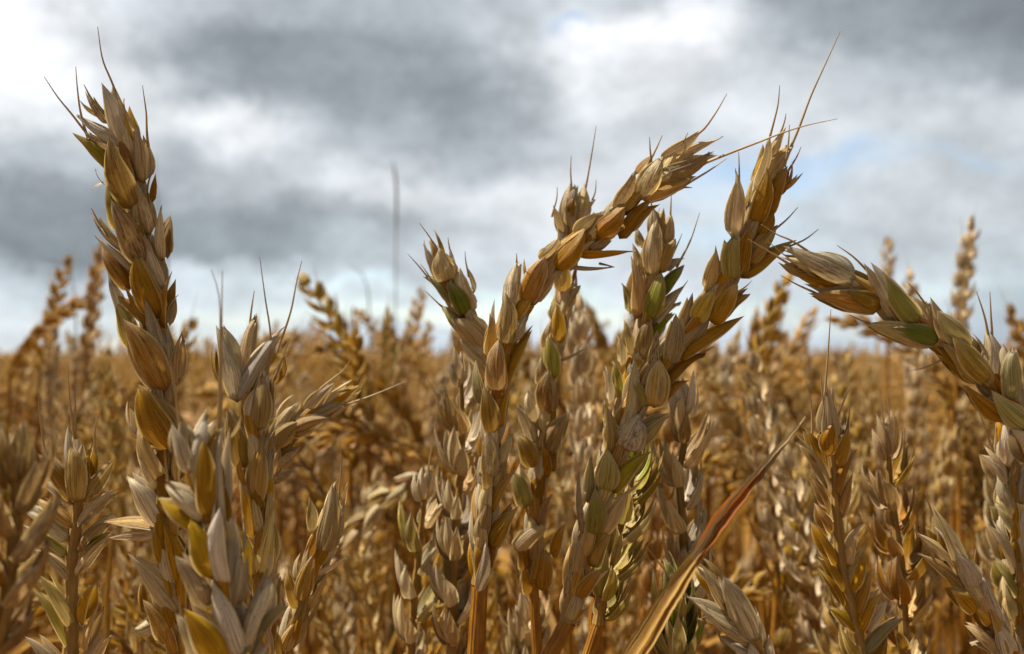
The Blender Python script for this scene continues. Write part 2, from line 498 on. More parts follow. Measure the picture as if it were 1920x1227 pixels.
# colour traits of a husk: (green, amber, mould, grey); negative green is a bright yellow
TRAITS = {'a': (0, 0.86, 0.12, 0), 'p': (0, 0.20, 0.12, 0.05), 'g': (1.1, 0.40, 0.08, 0), 'y': (-0.85, 0.7, 0.05, 0),
          'o': (0, 0.16, 0.20, 0.85), 'b': (0, 0.98, 0.35, 0.0), 'd': (0, 0.40, 0.62, 0.2), 'm': (0, 0.5, 0.5, 0.1), 'h': (0.5, 0.55, 0.1, 0)}


def trait(code, rng):
    t = np.zeros(4)
    ks = [k for k in code if k in TRAITS] or ['a']
    for k in ks:
        t += np.array(TRAITS[k])
    t /= len(ks)
    t += np.array([0, rng.uniform(-0.15, 0.15), rng.uniform(-0.05, 0.12), rng.uniform(-0.08, 0.12)])
    return t


def rachis_radii(n_nodes, n, r0, r1):
    s = np.linspace(0, 1, n)
    return (r0 * (1 - s) + r1 * s) * (1 + 0.09 * np.cos(s * n_nodes * 2 * math.pi) ** 3)


def proc_spikelet(base, T, S, sgn, size, rng, code, res, terminal=False, opening=1.0, simple=False):
    """husks of one spikelet: list of (P0, P1, face, width, traits)"""
    a = math.radians(rng.uniform(17, 27)) * opening
    N = np.cross(T, S)
    if terminal:
        L0, F0, N = T, N, S
    else:
        L0 = unit(T * math.cos(a) + sgn * S * math.sin(a))
        F0 = unit(sgn * S * math.cos(a) - T * math.sin(a))
    out = []
    plan = [(0.10, 0.0, 17, 0.86, 0.29, 0.9), (-0.10, 0.0, -17, 0.86, 0.29, -0.9), (0.06, 0.08, 8, 1.06, 0.29, 0.5), (-0.06, 0.11, -8, 1.06, 0.29, -0.5), (0.0, 0.26, 1, 0.82, 0.26, 0.05), (0.02, 0.05, 3, 0.95, 0.28, 0.1)]
    if simple:
        plan = [(0.08, 0.0, 15, 1.0, 0.36, 0.8), (-0.08, 0.05, -15, 1.0, 0.36, -0.8), (0, 0.2, 0, 0.9, 0.32, 0.0)]
    for side, up, fan, ln, wd, fc in plan:
        L = rotv(L0, F0, -math.radians(fan + rng.uniform(-4, 4)) * opening)
        if np.dot(L, N) * side < 0:
            L = rotv(L0, F0, math.radians(fan) * opening)
        P0 = base + N * side * size + L0 * up * size + (0 if terminal else 1) * F0 * 0.06 * size
        k = rng.uniform(0.9, 1.1) * size
        P1 = P0 + L * ln * k
        face = unit(F0 * (1 - abs(fc)) + N * fc + 0.25 * F0)
        out.append((P0, P1, face, wd * k * rng.uniform(0.9, 1.1), trait(code, rng)))
    return out


def plant_root(x, y, label, group=None, name="wheat_stalk", cat="wheat"):
    o = bpy.data.objects.new(name, None)
    o.empty_display_size = 0.05
    COL.objects.link(o)
    o.location = (x, y, 0)
    o['label'] = label
    o['category'] = cat
    if group:
        o['group'] = group
    return o


def ground_path(base, direction, rng, run=0.03):
    """points of the straw from the foot of an ear down to the soil"""
    b = np.asarray(base, float)
    d = unit(direction)
    h = b[2]
    p1 = b + d * 0.06
    foot = np.array([b[0] + d[0] * 0.10 + rng.uniform(-run, run), b[1] + d[1] * 0.10 + rng.uniform(0, run), 0.0])
    mid = p1 * 0.45 + foot * 0.55 + np.array([rng.uniform(-0.008, 0.008), 0, 0])
    return [p1, mid, foot]


# ------------------------------------------------------------------ detailed ears near the lens
GROUP_NEAR = "ripe wheat stalks close to the lens"
EARS = []      # filled below, read by build_ear


def px_path(spec, d0, d1=None):
    v = [float(t) for t in spec.split()]
    n = len(v) // 2
    return np.array([pt(v[2 * i], v[2 * i + 1], d0 + ((d1 if d1 is not None else d0) - d0) * i / max(1, n - 1)) for i in range(n)])


def make_awn(parent, pts, r0=0.00026, r1=0.00006, name="awn", origin=(0, 0, 0)):
    pts = [np.asarray(q, float) for q in pts]
    pts = [pts[0] + unit(pts[0] - pts[1]) * 0.0022 + FWD * 0.0005] + pts          # rooted inside the husk
    g = Geo()
    add_tube(g, smooth_path(pts, 16), [r0, r0 * 0.75, (r0 + r1) / 2.4, r1], 6, rnd=random.random())
    return link(name, mesh_from(name, g.arrays(), [M_AWN], origin), parent)


def build_ear(label, path, d, husks=None, d_tip=None, spk=None, size=0.0125, roll=0.0, code='a', opening=1.0, awns=(), stem_px='', seed=1,
              leaf=None, r_stem=0.0016, awn_random=0.35, fill=True, from_node=0.0, back=True):
    rng = random.Random(seed)
    P = px_path(path, d if d_tip is None else d_tip, d)[::-1]             # foot to tip
    root_dir = P[0] - P[1]
    down = ground_path(P[0], unit(root_dir) * 0.5 + np.array([0, 0.05, -0.6]), rng)
    if stem_px:
        sp = px_path(stem_px, d)
        down = list(sp) + ground_path(sp[-1], unit(sp[-1] - sp[-2] if len(sp) > 1 else sp[-1] - P[0]) * 0.7 + np.array([0, 0, -0.35]), rng)
    foot = down[-1]
    root = plant_root(foot[0], foot[1], label, GROUP_NEAR)
    org = np.array([foot[0], foot[1], 0.0])
    rnd = rng.random()
    g = Geo()
    full = smooth_path([P[0]] + down, 40)
    add_tube(g, full, [r_stem * 0.85, r_stem, r_stem * 1.15, r_stem * 1.25], 10, rnd=rnd)
    link("stem", mesh_from("stem", g.arrays(), [M_STEM], org), root)
    n = 90
    Q = smooth_path(P, n)
    length = np.linalg.norm(np.diff(Q, axis=0), axis=1).sum()
    nodes = spk or max(8, int(length / 0.0056))
    g = Geo()
    add_tube(g, Q[:int(n * 0.97)], rachis_radii(nodes, int(n * 0.97), r_stem * 0.88, r_stem * 0.45), 8, rnd=rnd)
    link("rachis", mesh_from("rachis", g.arrays(), [M_RACHIS], org), root)
    Tn = np.gradient(Q, axis=0)
    Tn /= np.linalg.norm(Tn, axis=1)[:, None]
    spikelets = []
    if husks:
        groups = [ln.strip() for ln in husks.strip().split('\n') if ln.strip()]
        for gi, ln in enumerate(groups):
            g = Geo()
            aw = []
            for item in ln.split('/'):
                item = item.strip()
                if item.startswith('~'):
                    aw.append([float(t) for t in item[1:].split()])
                    continue
                f = item.split()
                bx, by, tx, ty, w = (float(t) for t in f[:5])
                cd = f[5] if len(f) > 5 else 'a'
                # nearest point of the ear's axis gives depth and which way the husk faces
                mx, my = bx * 0.6 + tx * 0.4, by * 0.6 + ty * 0.4
                m3 = pt(mx, my, d)
                k = int(np.argmin(np.linalg.norm(Q - m3, axis=1)))
                dep = float(np.dot(Q[k] - CAM, FWD))
                b0, t0 = pt(bx, by, dep), pt(tx, ty, dep)
                L = unit(t0 - b0)
                R = unit(np.cross(L, -FWD)) * -1.0
                side = float(np.dot(m3 - Q[k], R)) / 0.0032
                az = 0.0 if 'f' in cd else max(-1.35, min(1.35, side * 0.75))
                if len(f) > 6:
                    az = math.radians(float(f[6]))
                extra = 0.0013 if 'f' in cd else (-0.0012 if 'r' in cd else 0.0)
                ln3 = np.linalg.norm(t0 - b0)
                zb = 0.0008 * math.cos(az) + extra
                zt = zb + (0.10 * math.cos(az) + rng.uniform(-0.03, 0.06)) * ln3
                b = b0 - (t0 - b0) * 0.09 - FWD * zb * 0.7
                t = t0 + (t0 - b0) * 0.07 - FWD * zt
                face = -FWD * math.cos(az) + R * math.sin(az)
                wm = w / FPX * dep
                tr = trait(cd, rng)
                add_husk(g, b, t, face, wm * 0.98, rng, tr, 15, 13, bow=0.035 + 0.05 * abs(math.sin(az)), deep=0.46 if w > 16 else 0.3,
                         blunt=0.14 if 'f' in cd else 0.0)
                if w > 30 and rng.random() < 0.7:
                    # the next scale of the spikelet peeping out behind
                    sd = (-1 if side > 0 else 1) if abs(side) > 0.25 else rng.choice((-1, 1))
                    sh = R * sd * wm * rng.uniform(0.14, 0.24) + FWD * 0.0008
                    add_husk(g, b + sh * 0.8 + (t - b) * 0.02, t + sh * 0.7 + (t - b) * rng.uniform(-0.04, 0.09), face + R * sd * 0.5, wm * rng.uniform(0.75, 0.95), rng,
                             trait(cd.replace('f', '') + 'p', rng), 12, 11, bow=0.05, deep=0.5)
                if back and w > 15:
                    # the inner scale and the grain side that close the spikelet away from the lens
                    c1 = b0 + FWD * (0.0006 + abs(extra) * 0.4)
                    c2 = b0 * 0.06 + t0 * 0.94 + FWD * (0.0006 + 0.06 * ln3)
                    add_husk(g, c1, c2, FWD * max(0.3, math.cos(az)) + R * math.sin(az) * 0.6, wm * 0.9, rng, tr, 8, 7, deep=0.6)
            sp_o = link("spikelet", mesh_from("spikelet", g.arrays(), [M_HUSK], org), root)
            for a in aw:
                kk = int(np.argmin(np.linalg.norm(Q - pt(a[0], a[1], d), axis=1)))
                dep = float(np.dot(Q[kk] - CAM, FWD)) - 0.001
                m = len(a) // 2
                make_awn(sp_o, [pt(a[2 * i], a[2 * i + 1], dep - 0.0012 * i) for i in range(m)], r0=0.00031, origin=org)
        if fill:
            # the inner scales of the ear, between and behind the outer husks
            m = max(6, int(length / 0.0046))
            for i in range(m):
                k = min(n - 1, int((i + 0.2) / m * (n - 1) * 0.96))
                T = Tn[k]
                sd = unit(np.cross(-FWD, T))
                f = i / m
                sz = 0.0098 * (1 - 0.25 * max(0, f - 0.75) / 0.25)
                g = Geo()
                for sg in (-1, 1):
                    a = math.radians(rng.uniform(4, 12)) * sg
                    L = T * math.cos(a) + sd * math.sin(a)
                    b = Q[k] + sd * sg * 0.0005 + FWD * rng.uniform(0.0004, 0.0012)
                    add_husk(g, b, b + L * sz * rng.uniform(0.9, 1.15), sd * sg - FWD * rng.uniform(0.2, 0.7), sz * 0.30, rng, trait(rng.choice(('p', 'pa', 'a', 'po')), rng), 11, 9)
                for q in range(2):
                    a = math.radians(rng.uniform(-7, 7))
                    L = T * math.cos(a) + sd * math.sin(a)
                    b = Q[k] + (FWD if q else -FWD) * 0.0007
                    add_husk(g, b, b + L * sz * rng.uniform(0.85, 1.1) + (FWD if q else -FWD) * 0.0006, (FWD if q else -FWD) + sd * rng.uniform(-0.5, 0.5), sz * 0.30, rng, trait(rng.choice(('p', 'pa', 'a', 'ab')), rng), 11, 9)
                link("spikelet", mesh_from("spikelet", g.arrays(), [M_HUSK], org), root)
    else:
        view = -FWD
        for i in range(nodes):
            f = from_node + (1 - from_node) * (i + 0.3) / (nodes + 0.2)
            k = min(n - 1, int(f * (n - 1)))
            T = Tn[k]
            side = unit(np.cross(view, T))
            V = np.cross(T, side)
            rr = math.radians(roll + rng.uniform(-14, 14))
            S = side * math.cos(rr) + V * math.sin(rr)
            sg = 1 if i % 2 else -1
            term = i == nodes - 1
            taper = 1.0 - 0.30 * max(0, (f - 0.72) / 0.28) - 0.28 * max(0, (0.16 - f) / 0.16)
            cd = code if isinstance(code, str) and '|' not in code else rng.choice(code.split('|'))
            g = Geo()
            hs = proc_spikelet(Q[k], T, S, sg, size * taper * rng.uniform(0.92, 1.06), rng, cd, None, term, opening * rng.uniform(0.8, 1.25))
            for P0, P1, fc, w, tr in hs:
                add_husk(g, P0, P1, fc, w, rng, tr, 13, 11)
            sp_o = link("spikelet", mesh_from("spikelet", g.arrays(), [M_HUSK], org), root)
            if rng.random() < awn_random * (0.4 + 1.3 * f):
                P0, P1, fc, w, tr = rng.choice(hs[2:4])
                L = unit(P1 - P0)
                ln = rng.uniform(0.002, 0.006) + 0.008 * max(0, f - 0.6) * rng.random() * 2
                out = unit(L + 0.25 * T + 0.15 * fc)
                make_awn(sp_o, [P1 - L * 0.0008, P1 + L * ln * 0.5, P1 + (L * 0.45 + out * 0.55) * ln], r0=0.00020, origin=org)
    for a in awns:
        v = [float(t) for t in a.split()]
        kk = int(np.argmin(np.linalg.norm(Q - pt(v[0], v[1], d), axis=1)))
        dep = float(np.dot(Q[kk] - CAM, FWD))
        make_awn(root, [pt(v[2 * i], v[2 * i + 1], dep - 0.0010 * i) for i in range(len(v) // 2)], r0=0.00030, origin=org)
    return root


# ---- the tall ear at the left of the picture: husks are "foot x, foot y, tip x, tip y, width, kind" in photograph pixels
build_ear("tall mould-speckled wheat ear rising highest into the sky beside the dark cloud", "212 205 238 280 252 360 262 460 278 560 292 660 302 760 308 880 306 1000 320 1100 330 1227", 0.200, seed=3, husks="""
235 270 205 166 38 o -10 / 253 270 235 190 30 hb 40 / ~ 224 190 208 150 192 110 183 50
201 229 166 176 18 d / ~ 167 178 162 168 157 158 / 188 218 154 193 12 d
230 273 146 224 27 o -30 / 217 283 155 242 22 od / ~ 155 241 135 215 108 182 82 143 / ~ 158 238 150 205 145 165 142 125
214 323 149 257 34 gb -45
253 388 217 275 50 adf -5
248 297 235 221 20 p / 271 338 269 243 32 p 20 / ~ 276 256 275 235 274 210 267 160
284 380 290 320 17 a 60
227 430 205 334 42 gb -40 / 198 346 180 317 9 a / 196 343 176 357 8 p
282 435 266 343 31 pd 15
269 490 232 384 50 bddf 0
232 470 177 402 18 dp / ~ 181 410 175 398 171 390 / 238 475 191 411 14 d / 250 510 182 448 17 p -40
240 541 191 465 34 ab -40
306 484 314 395 34 p 30 / 312 486 318 420 18 a 60
305 537 281 443 28 po 10
297 588 262 490 50 af 0 / ~ 261 492 258 484
232 610 201 513 27 o -60
250 650 222 564 40 gb -30
277 605 224 552 22 ab -25 / 283 612 243 540 18 a
310 609 325 515 27 a 40 / 316 612 332 555 18 p 60
317 702 290 564 34 od 10
311 723 255 600 62 abf 0
333 717 342 627 27 a 40 / ~ 342 630 341 622
302 737 248 676 25 pd -40
325 835 268 730 64 abf 0
266 825 240 757 26 pd / 310 833 263 795 24 pd
306 893 264 793 48 ph
302 985 253 887 46 po -20 / 306 922 267 858 24 pd
310 993 200 985 32 yd -60 / 312 1002 215 1002 20 pd
342 1090 315 977 36 ab
334 1140 253 1035 46 bo -20
290 1170 256 1182 32 p / 272 1145 268 1092 22 a
330 1000 345 900 44 a 30 / 335 900 350 810 40 ap 40
345 1130 360 1030 40 ab 30 / 320 1200 285 1120 44 ab -10 / 350 1225 365 1140 40 a 30
""", r_stem=0.0017)

build_ear("stout out of focus wheat ear with bright yellow grains, nearest to the lens", "366 830 382 890 398 960 412 1050 424 1130 432 1227", 0.160, seed=5, husks="""
362 881 337 795 46 o / ~ 336 796 330 740 322 690 313 645 / 325 848 323 803 15 p
370 885 398 772 44 o 25 / 385 880 420 800 24 a 50
421 975 421 790 27 o 20 / 433 819 454 776 10 p / ~ 408 860 411 741 413 610 410 550 396 505 / ~ 414 780 415 650 417 507
394 958 397 826 44 ayf
372 989 302 936 42 y -40 / 386 967 315 905 40 op -25 / ~ 316 908 311 875 309 842
427 1082 421 948 56 of 25
401 1073 379 971 56 yf 0 / 385 1060 372 975 20 y -40
455 1032 459 971 9 o
388 1132 340 1040 46 ob -30 / ~ 399 1125 402 1085 407 1045
449 1125 460 1034 19 od / 475 1121 507 1034 21 od
468 1206 520 1077 58 od 40
449 1221 414 1088 64 o 10
420 1236 368 1134 64 yf -5
457 1232 538 1127 40 og 50
379 1245 340 1150 42 op -40 / ~ 340 1152 338 1140 335 1120
440 1320 400 1215 60 of / 470 1300 500 1200 50 o 40 / 400 1310 350 1220 46 p -40
""", r_stem=0.0016)

build_ear("open topped wheat ear with four long awns, left of the small white leaning ear", "470 690 476 760 482 850 488 950 492 1080 492 1227", 0.192, seed=8, husks="""
445 744 419 616 44 o -20 / 414 715 403 647 17 a
461 702 478 591 25 pd / ~ 470 593 473 570 477 545
450 744 526 626 38 o 20 / ~ 526 642 545 585 556 530 566 489
477 791 503 704 46 o -20 / 490 798 505 706 46 ahf 10 / ~ 501 706 508 637 497 558 487 482
518 715 534 663 26 a / ~ 520 697 531 670 543 634
454 873 435 772 42 ah -15
482 940 500 815 46 yh 15 / 470 930 450 850 24 a
492 900 515 800 26 d 40
490 1077 516 960 48 gy 15 / 470 1070 455 985 26 ah -40
475 1000 460 900 34 a -20
500 1180 520 1075 38 h 20 / 475 1180 455 1080 36 a -20
490 1240 492 1150 44 af
""", r_stem=0.0016)

build_ear("arched amber wheat ear leaning right with curling awns at its tip", "1318 275 1260 318 1190 375 1120 432 1060 478 1000 545 960 610 940 680 928 760 920 840 914 930 905 1010 900 1095", 0.196, seed=11, husks="""
1242 297 1312 253 27 p -20 / ~ 1300 257 1320 242 1342 212 1363 176
1271 297 1337 265 18 p / ~ 1334 266 1345 262 1356 256
1238 333 1335 297 36 ao / ~ 1332 302 1380 283 1425 266 1460 252 1510 236 1570 223
1205 370 1297 339 40 a 25 / ~ 1295 341 1330 320 1363 297 / 1225 375 1290 350 24 b 50
1200 370 1235 300 44 pdf 0 / 1235 341 1270 275 24 p / ~ 1272 285 1282 265 1290 249
1154 392 1191 328 36 pd -20 / 1194 326 1222 293 20 a / ~ 1222 296 1232 276 1242 254 / ~ 1221 300 1219 280 1218 257 / 1172 390 1208 350 30 a 30
1081 440 1121 397 38 p -25 / 1100 425 1134 398 22 p
1121 443 1169 397 44 af 5
1165 443 1216 375 30 a 15 / 1176 432 1229 385 36 a 35 / 1120 455 1175 425 34 a 50
1088 476 1176 471 20 a / ~ 1172 472 1182 472 1192 471 / 1062 498 1150 500 12 o / ~ 1140 498 1152 501
1106 469 1143 451 24 p
1015 487 1048 451 38 p -25
1046 502 1095 438 44 af 5
1088 473 1110 440 28 a 30 / 1062 480 1112 450 24 p 10
988 564 1017 487 46 abf 5
997 567 1049 505 40 a 35 / 1002 552 1040 510 26 p 10
958 583 967 494 36 od / ~ 967 500 969 485 968 475 / 985 516 984 486 8 p
949 644 953 556 38 hdf
960 637 990 585 36 p 30
915 662 922 592 28 a -30 / 928 617 928 564 14 p
933 730 933 640 44 af 0
949 719 993 624 31 bb 40 / ~ 990 630 993 622
903 754 893 678 28 ddg
922 810 913 725 38 af 0
941 796 955 727 26 a 40
917 890 917 810 36 hdf 0
936 876 964 810 24 pd 30
927 913 950 850 20 d / 901 890 901 880 10 p
922 955 962 880 24 a 30
922 1021 967 948 42 bb 25
901 1017 898 965 30 hp -20 / 915 960 912 900 22 a
899 1101 915 1017 25 pof / 920 1060 935 1000 20 b 40
""", stem_px="897 1130 893 1227", r_stem=0.0020)

build_ear("amber wheat ear leaning right, its longest awn reaching high into the sky", "1452 285 1432 340 1405 420 1378 490 1335 560 1275 640 1222 710 1182 780 1148 870 1115 960 1088 1050 1066 1165", 0.196, seed=14, husks="""
1415 350 1440 262 30 p -30 / ~ 1442 262 1452 225 1459 195 1462 160
1443 299 1466 244 18 p / ~ 1465 246 1471 228 1474 213
1438 332 1480 276 35 pa 10 / ~ 1482 278 1500 235 1521 179 1550 115 1576 58 / ~ 1475 292 1479 262 1480 234
1412 415 1433 327 41 af 0
1438 402 1466 318 37 ab 25 / ~ 1463 325 1474 296 1480 262
1461 364 1484 309 18 a / ~ 1482 314 1494 294 1502 276 / 1466 355 1502 325 16 p
1375 448 1378 327 31 pd -20 / ~ 1386 352 1386 318 1385 285
1419 439 1450 397 36 ya 20 / 1405 445 1420 405 26 a
1326 546 1340 467 28 ap -30
1368 522 1366 443 39 hf 0 / 1387 513 1396 430 30 bf 10 / ~ 1396 433 1401 415 1403 400
1401 490 1454 430 40 a 30 / ~ 1450 433 1475 412 1496 389
1396 518 1480 462 37 ab 40 / ~ 1475 464 1508 450 1535 430
1277 621 1293 552 28 pa -30
1303 601 1329 546 38 haf 0
1339 604 1372 533 40 af 15 / 1325 560 1362 533 16 p / ~ 1371 535 1386 518 1396 500
1352 595 1398 550 34 ab 40 / 1375 549 1407 528 6 p
1225 696 1233 622 24 dd
1254 679 1267 595 39 pahf 0 / 1284 647 1293 617 18 p
1277 670 1388 598 37 b 40 / 1290 640 1330 600 26 p 15
1248 722 1319 660 34 bb 50 / ~ 1316 662 1330 655 1340 649
1179 784 1186 678 36 p -30
1209 757 1181 712 30 hf -30 / 1225 757 1236 676 49 pahf 0 / 1235 754 1245 712 26 a 30
1241 751 1285 712 30 b 40
1143 852 1143 767 30 pa -30
1176 839 1199 780 50 dof 0
1199 829 1249 774 40 ph 30
1134 915 1143 842 43 gahf 0
1101 936 1104 852 23 pg -40
1153 918 1210 845 37 ga 35 / 1153 932 1209 890 14 p
1111 995 1120 917 41 gahf 0
1132 995 1177 922 37 pa 30
1094 998 1083 887 16 dd
1111 1057 1139 998 34 ab 20
1083 1113 1122 1061 30 af 0 / 1090 1110 1137 1062 16 p
1063 1127 1070 1057 16 dd / 1066 1165 1096 1136 20 a
""", stem_px="1060 1190 1050 1227", r_stem=0.0020)

build_ear("drooping green-striped wheat ear hanging down from the right edge of the picture", "1480 488 1545 515 1603 540 1660 565 1715 605 1775 645 1835 695 1880 745 1915 800", 0.192, seed=18, husks="""
1596 517 1519 473 37 o / ~ 1516 472 1485 452 1457 440 1427 421
1592 528 1468 470 40 odf 0 / ~ 1471 490 1445 474 1420 459 1403 449
1567 536 1493 514 27 ab 40
1629 543 1556 539 24 o / ~ 1559 539 1510 508 1475 482 1440 453
1640 576 1519 547 45 a 20 / ~ 1523 547 1495 534 1464 517
1640 572 1580 550 37 af 0
1706 598 1622 503 46 o -20 / ~ 1624 506 1600 482 1569 460
1710 602 1640 521 46 ghf 0
1743 638 1625 605 45 oh 20 / ~ 1628 606 1610 599 1592 591
1746 638 1662 613 41 gf 0 / 1690 598 1655 598 12 p
1779 649 1732 565 44 ob -20 / ~ 1733 568 1720 550 1702 530 / 1745 600 1705 560 24 p
1805 649 1743 587 46 gohf 0
1842 708 1768 638 46 haf 0 / 1831 712 1754 657 31 a 40
1765 671 1706 695 7 p
1860 712 1853 627 45 o -20 / ~ 1853 628 1845 590 1831 547 / ~ 1860 625 1858 590 1856 547
1890 745 1878 649 47 gof 0 / 1842 664 1820 627 17 d
1875 785 1809 726 37 a 40 / ~ 1812 727 1805 722
1912 796 1842 737 47 gof 0
1912 767 1904 690 40 o -20
1945 870 1890 800 44 aof 0 / 1960 850 1935 770 40 o -20
""", stem_px="1945 860 1975 980 1985 1150", r_stem=0.0020)

build_ear("wheat ear at the lower left with its amber rachis showing between paired husks", "150 850 148 930 142 990 134 1060 134 1140 132 1227", 0.206, seed=21, husks="""
150 932 153 831 44 pahf 0 / 139 887 136 800 27 o / ~ 137 805 130 740 127 680 / ~ 141 805 141 760 139 712
137 936 85 852 36 a -40 / ~ 86 855 77 800 71 742
136 943 61 894 24 pd -50
164 936 214 863 28 pa 40 / 165 905 177 831 24 a 30 / ~ 178 832 179 800 191 765
136 986 66 932 27 pa -50
150 984 224 917 25 pd 45
127 1009 56 950 36 po -40 / 125 1037 49 988 27 pg -55
153 1030 216 967 32 pa 40 / 156 1035 209 998 18 g 60
134 1085 73 1026 26 pd -50
146 1075 209 1002 26 pd 45
136 1169 80 1071 30 ph -40 / 129 1211 70 1103 26 gp -55
157 1165 181 1089 30 a 30
164 1218 190 1134 27 pa 40
120 1270 60 1190 34 p -40 / 150 1280 205 1190 34 pa 40
""", r_stem=0.0019, fill=False)

build_ear("slender amber wheat ear leaning right with one tall straight awn", "628 935 606 1025 582 1090 560 1160 530 1227", 0.206, seed=24, husks="""
609 1029 633 911 37 pdf 0 / ~ 637 915 640 880 639 850 639 820
585 992 584 933 23 pd -30
632 1019 645 948 20 p 30
579 1059 597 982 29 a -20
569 1122 590 1037 34 ahf 0
556 1085 562 1036 15 p / 595 1075 652 1042 13 p / 590 1060 628 1022 9 p
556 1135 539 1065 27 a -30
549 1201 572 1128 33 b 20
522 1227 551 1175 20 p 0 / 530 1240 515 1170 24 a -30
""", r_stem=0.0014)

build_ear("brown wheat ear with gaping husks and one awn taller than the rest, lower right", "1550 790 1562 870 1568 950 1576 1050 1594 1130 1612 1227", 0.212, seed=27, husks="""
1549 850 1549 794 36 abf 0 / 1553 829 1547 730 34 p / ~ 1547 735 1553 655 1558 580 / ~ 1545 760 1541 730 1538 692
1579 820 1588 767 16 d / 1570 872 1590 801 28 b 30 / ~ 1572 780 1585 745 1598 717
1538 872 1508 803 28 a -30 / ~ 1523 812 1521 760 1510 709
1553 919 1493 816 23 pa -50
1568 923 1596 842 23 a 40 / 1577 966 1596 889 24 a 50
1551 958 1519 895 20 a -40 / 1557 996 1523 945 27 ab -30
1562 1056 1517 979 29 ab -40 / 1547 1026 1560 988 14 p
1590 1056 1605 983 26 pa 40
1592 1104 1620 1029 31 b 30
1579 1104 1532 1039 26 ab -40
1579 1134 1534 1065 24 b -50
1605 1147 1630 1069 27 a 40
1609 1177 1639 1108 34 b 30
1600 1181 1549 1134 28 ah -40
1622 1220 1686 1155 26 gp 45 / 1626 1181 1660 1125 22 p 40
1612 1250 1570 1180 34 ah -30 / 1625 1270 1660 1190 34 a 30
""", r_stem=0.0020, fill=False)

# ---- ears a little farther off, grown from a row of spikelets along their axis
build_ear("pale wheat ear leaning left with spread awns against the sky", "808 460 836 520 862 575 890 630 912 690 925 770", 0.232, seed=31, stem_px="918 850 908 1000 900 1227", husks="""
839 526 822 471 44 phf 0 / ~ 822 472 805 444 786 418
819 519 798 458 17 o / 853 526 843 464 13 o / ~ 843 466 841 454 840 445
846 564 800 519 34 pg -40 / ~ 802 520 784 498 764 476 / ~ 812 530 798 508 788 495
873 588 846 529 37 gf 0
884 581 860 509 40 po 20 / 887 547 875 502 17 p / ~ 876 504 873 488 872 471
867 622 826 574 31 pg -40 / ~ 828 575 812 560 798 546
908 646 858 598 41 paf 0
911 629 882 584 30 p 30
911 680 870 636 44 po
925 720 890 665 36 pa 0 / 935 715 915 655 30 p 30
940 770 905 710 36 pa 0
""")
build_ear("upright wheat ear behind the arched ear, two fine awns at its top", "1083 345 1074 400 1064 480 1056 560 1044 640 1030 720 1020 800 1012 880 1004 960 1000 1090", 0.240, seed=33, stem_px="1002 1130 1008 1227", husks="""
1072 430 1072 351 36 p -20 / ~ 1072 353 1070 325 1071 292
1086 396 1098 351 30 p 20 / ~ 1098 353 1106 310 1118 236
1069 413 1069 375 24 af / 1058 454 1065 427 19 d
1052 440 1038 389 19 p -30 / ~ 1039 391 1044 372 1045 351
1089 416 1111 375 26 ob 30 / ~ 1110 377 1116 360 1118 338
1068 470 1080 415 34 pa 10 / 1055 480 1050 430 30 p -20
1055 546 1058 492 36 paf
1058 574 1084 536 36 ap 30
1045 601 1041 564 32 hp
1048 639 1045 574 30 yhf
1024 656 1031 601 31 pa -20
1038 704 1031 632 31 hgf
1014 720 1017 670 31 pa -20 / 1040 700 1052 650 22 p 40
1021 745 1024 694 29 abf / 1052 675 1096 653 8 o
1025 772 1021 697 36 bdf
997 829 969 758 32 p -30 / 1000 790 985 735 26 p -20
997 871 974 810 35 paf
1030 843 1058 777 40 ygf 25 / 1044 833 1065 772 15 g
1021 894 1021 838 31 b 0 / 1035 880 1045 825 24 b 30
983 946 967 876 38 ghf / 970 940 975 870 20 a
1005 945 1010 880 34 ab 10
1012 985 1030 925 30 a 30
969 1026 1016 979 34 pf 0
1016 1101 1026 1031 40 ab 10
1040 1040 1058 979 26 b 30
983 1064 973 1005 32 ab -20 / 990 1110 980 1060 24 b -20
""")
build_ear("greenish wheat ear standing between the two leaning amber ears", "1242 395 1234 450 1222 510 1212 580 1202 650 1184 720 1166 790 1152 860 1142 930 1134 1010", 0.232, seed=35, husks="""
1235 451 1224 392 35 p -15 / ~ 1224 394 1221 380 1222 352
1249 454 1257 403 28 p 20 / ~ 1257 405 1258 385 1259 358 / 1242 425 1264 434 8 p
1205 465 1189 429 19 p -40
1220 513 1220 425 37 pf 0
1238 509 1257 451 31 ygf 20
1249 506 1279 484 24 o 45 / ~ 1277 486 1295 450 1312 399 / ~ 1266 468 1272 455 1279 438
1205 513 1183 460 19 p -40
1242 550 1281 502 31 g 40
1194 590 1187 487 35 pa -20
1216 594 1238 517 39 ghf 5
1180 586 1169 533 21 gp -50
1235 590 1282 539 28 od 40 / ~ 1278 543 1284 534 1290 526
1202 670 1209 598 33 ygf 0
1183 663 1168 604 23 hp -30
1222 637 1258 588 31 g 35 / 1225 615 1271 565 22 o 40
1166 683 1160 630 19 p -40
1160 745 1150 676 21 gh -30
1143 754 1135 689 21 po -50
1186 748 1183 683 35 pof 0
1134 793 1132 751 17 hp -50
1170 800 1158 735 34 pa -10
1150 850 1130 790 30 po -30 / 1165 845 1165 780 30 p 10
1140 905 1120 840 30 po -20 / 1155 900 1160 835 28 pa 20
1130 960 1105 890 30 p -30 / 1145 960 1150 890 30 a 20
""")
build_ear("dark green tinged wheat ear half hidden behind the leaning amber ear", "1190 870 1172 950 1152 1020 1132 1100 1122 1170", 0.214, size=0.0125, roll=40, code='g|h|gb', seed=37, stem_px="1118 1200 1114 1227", awn_random=0.0)
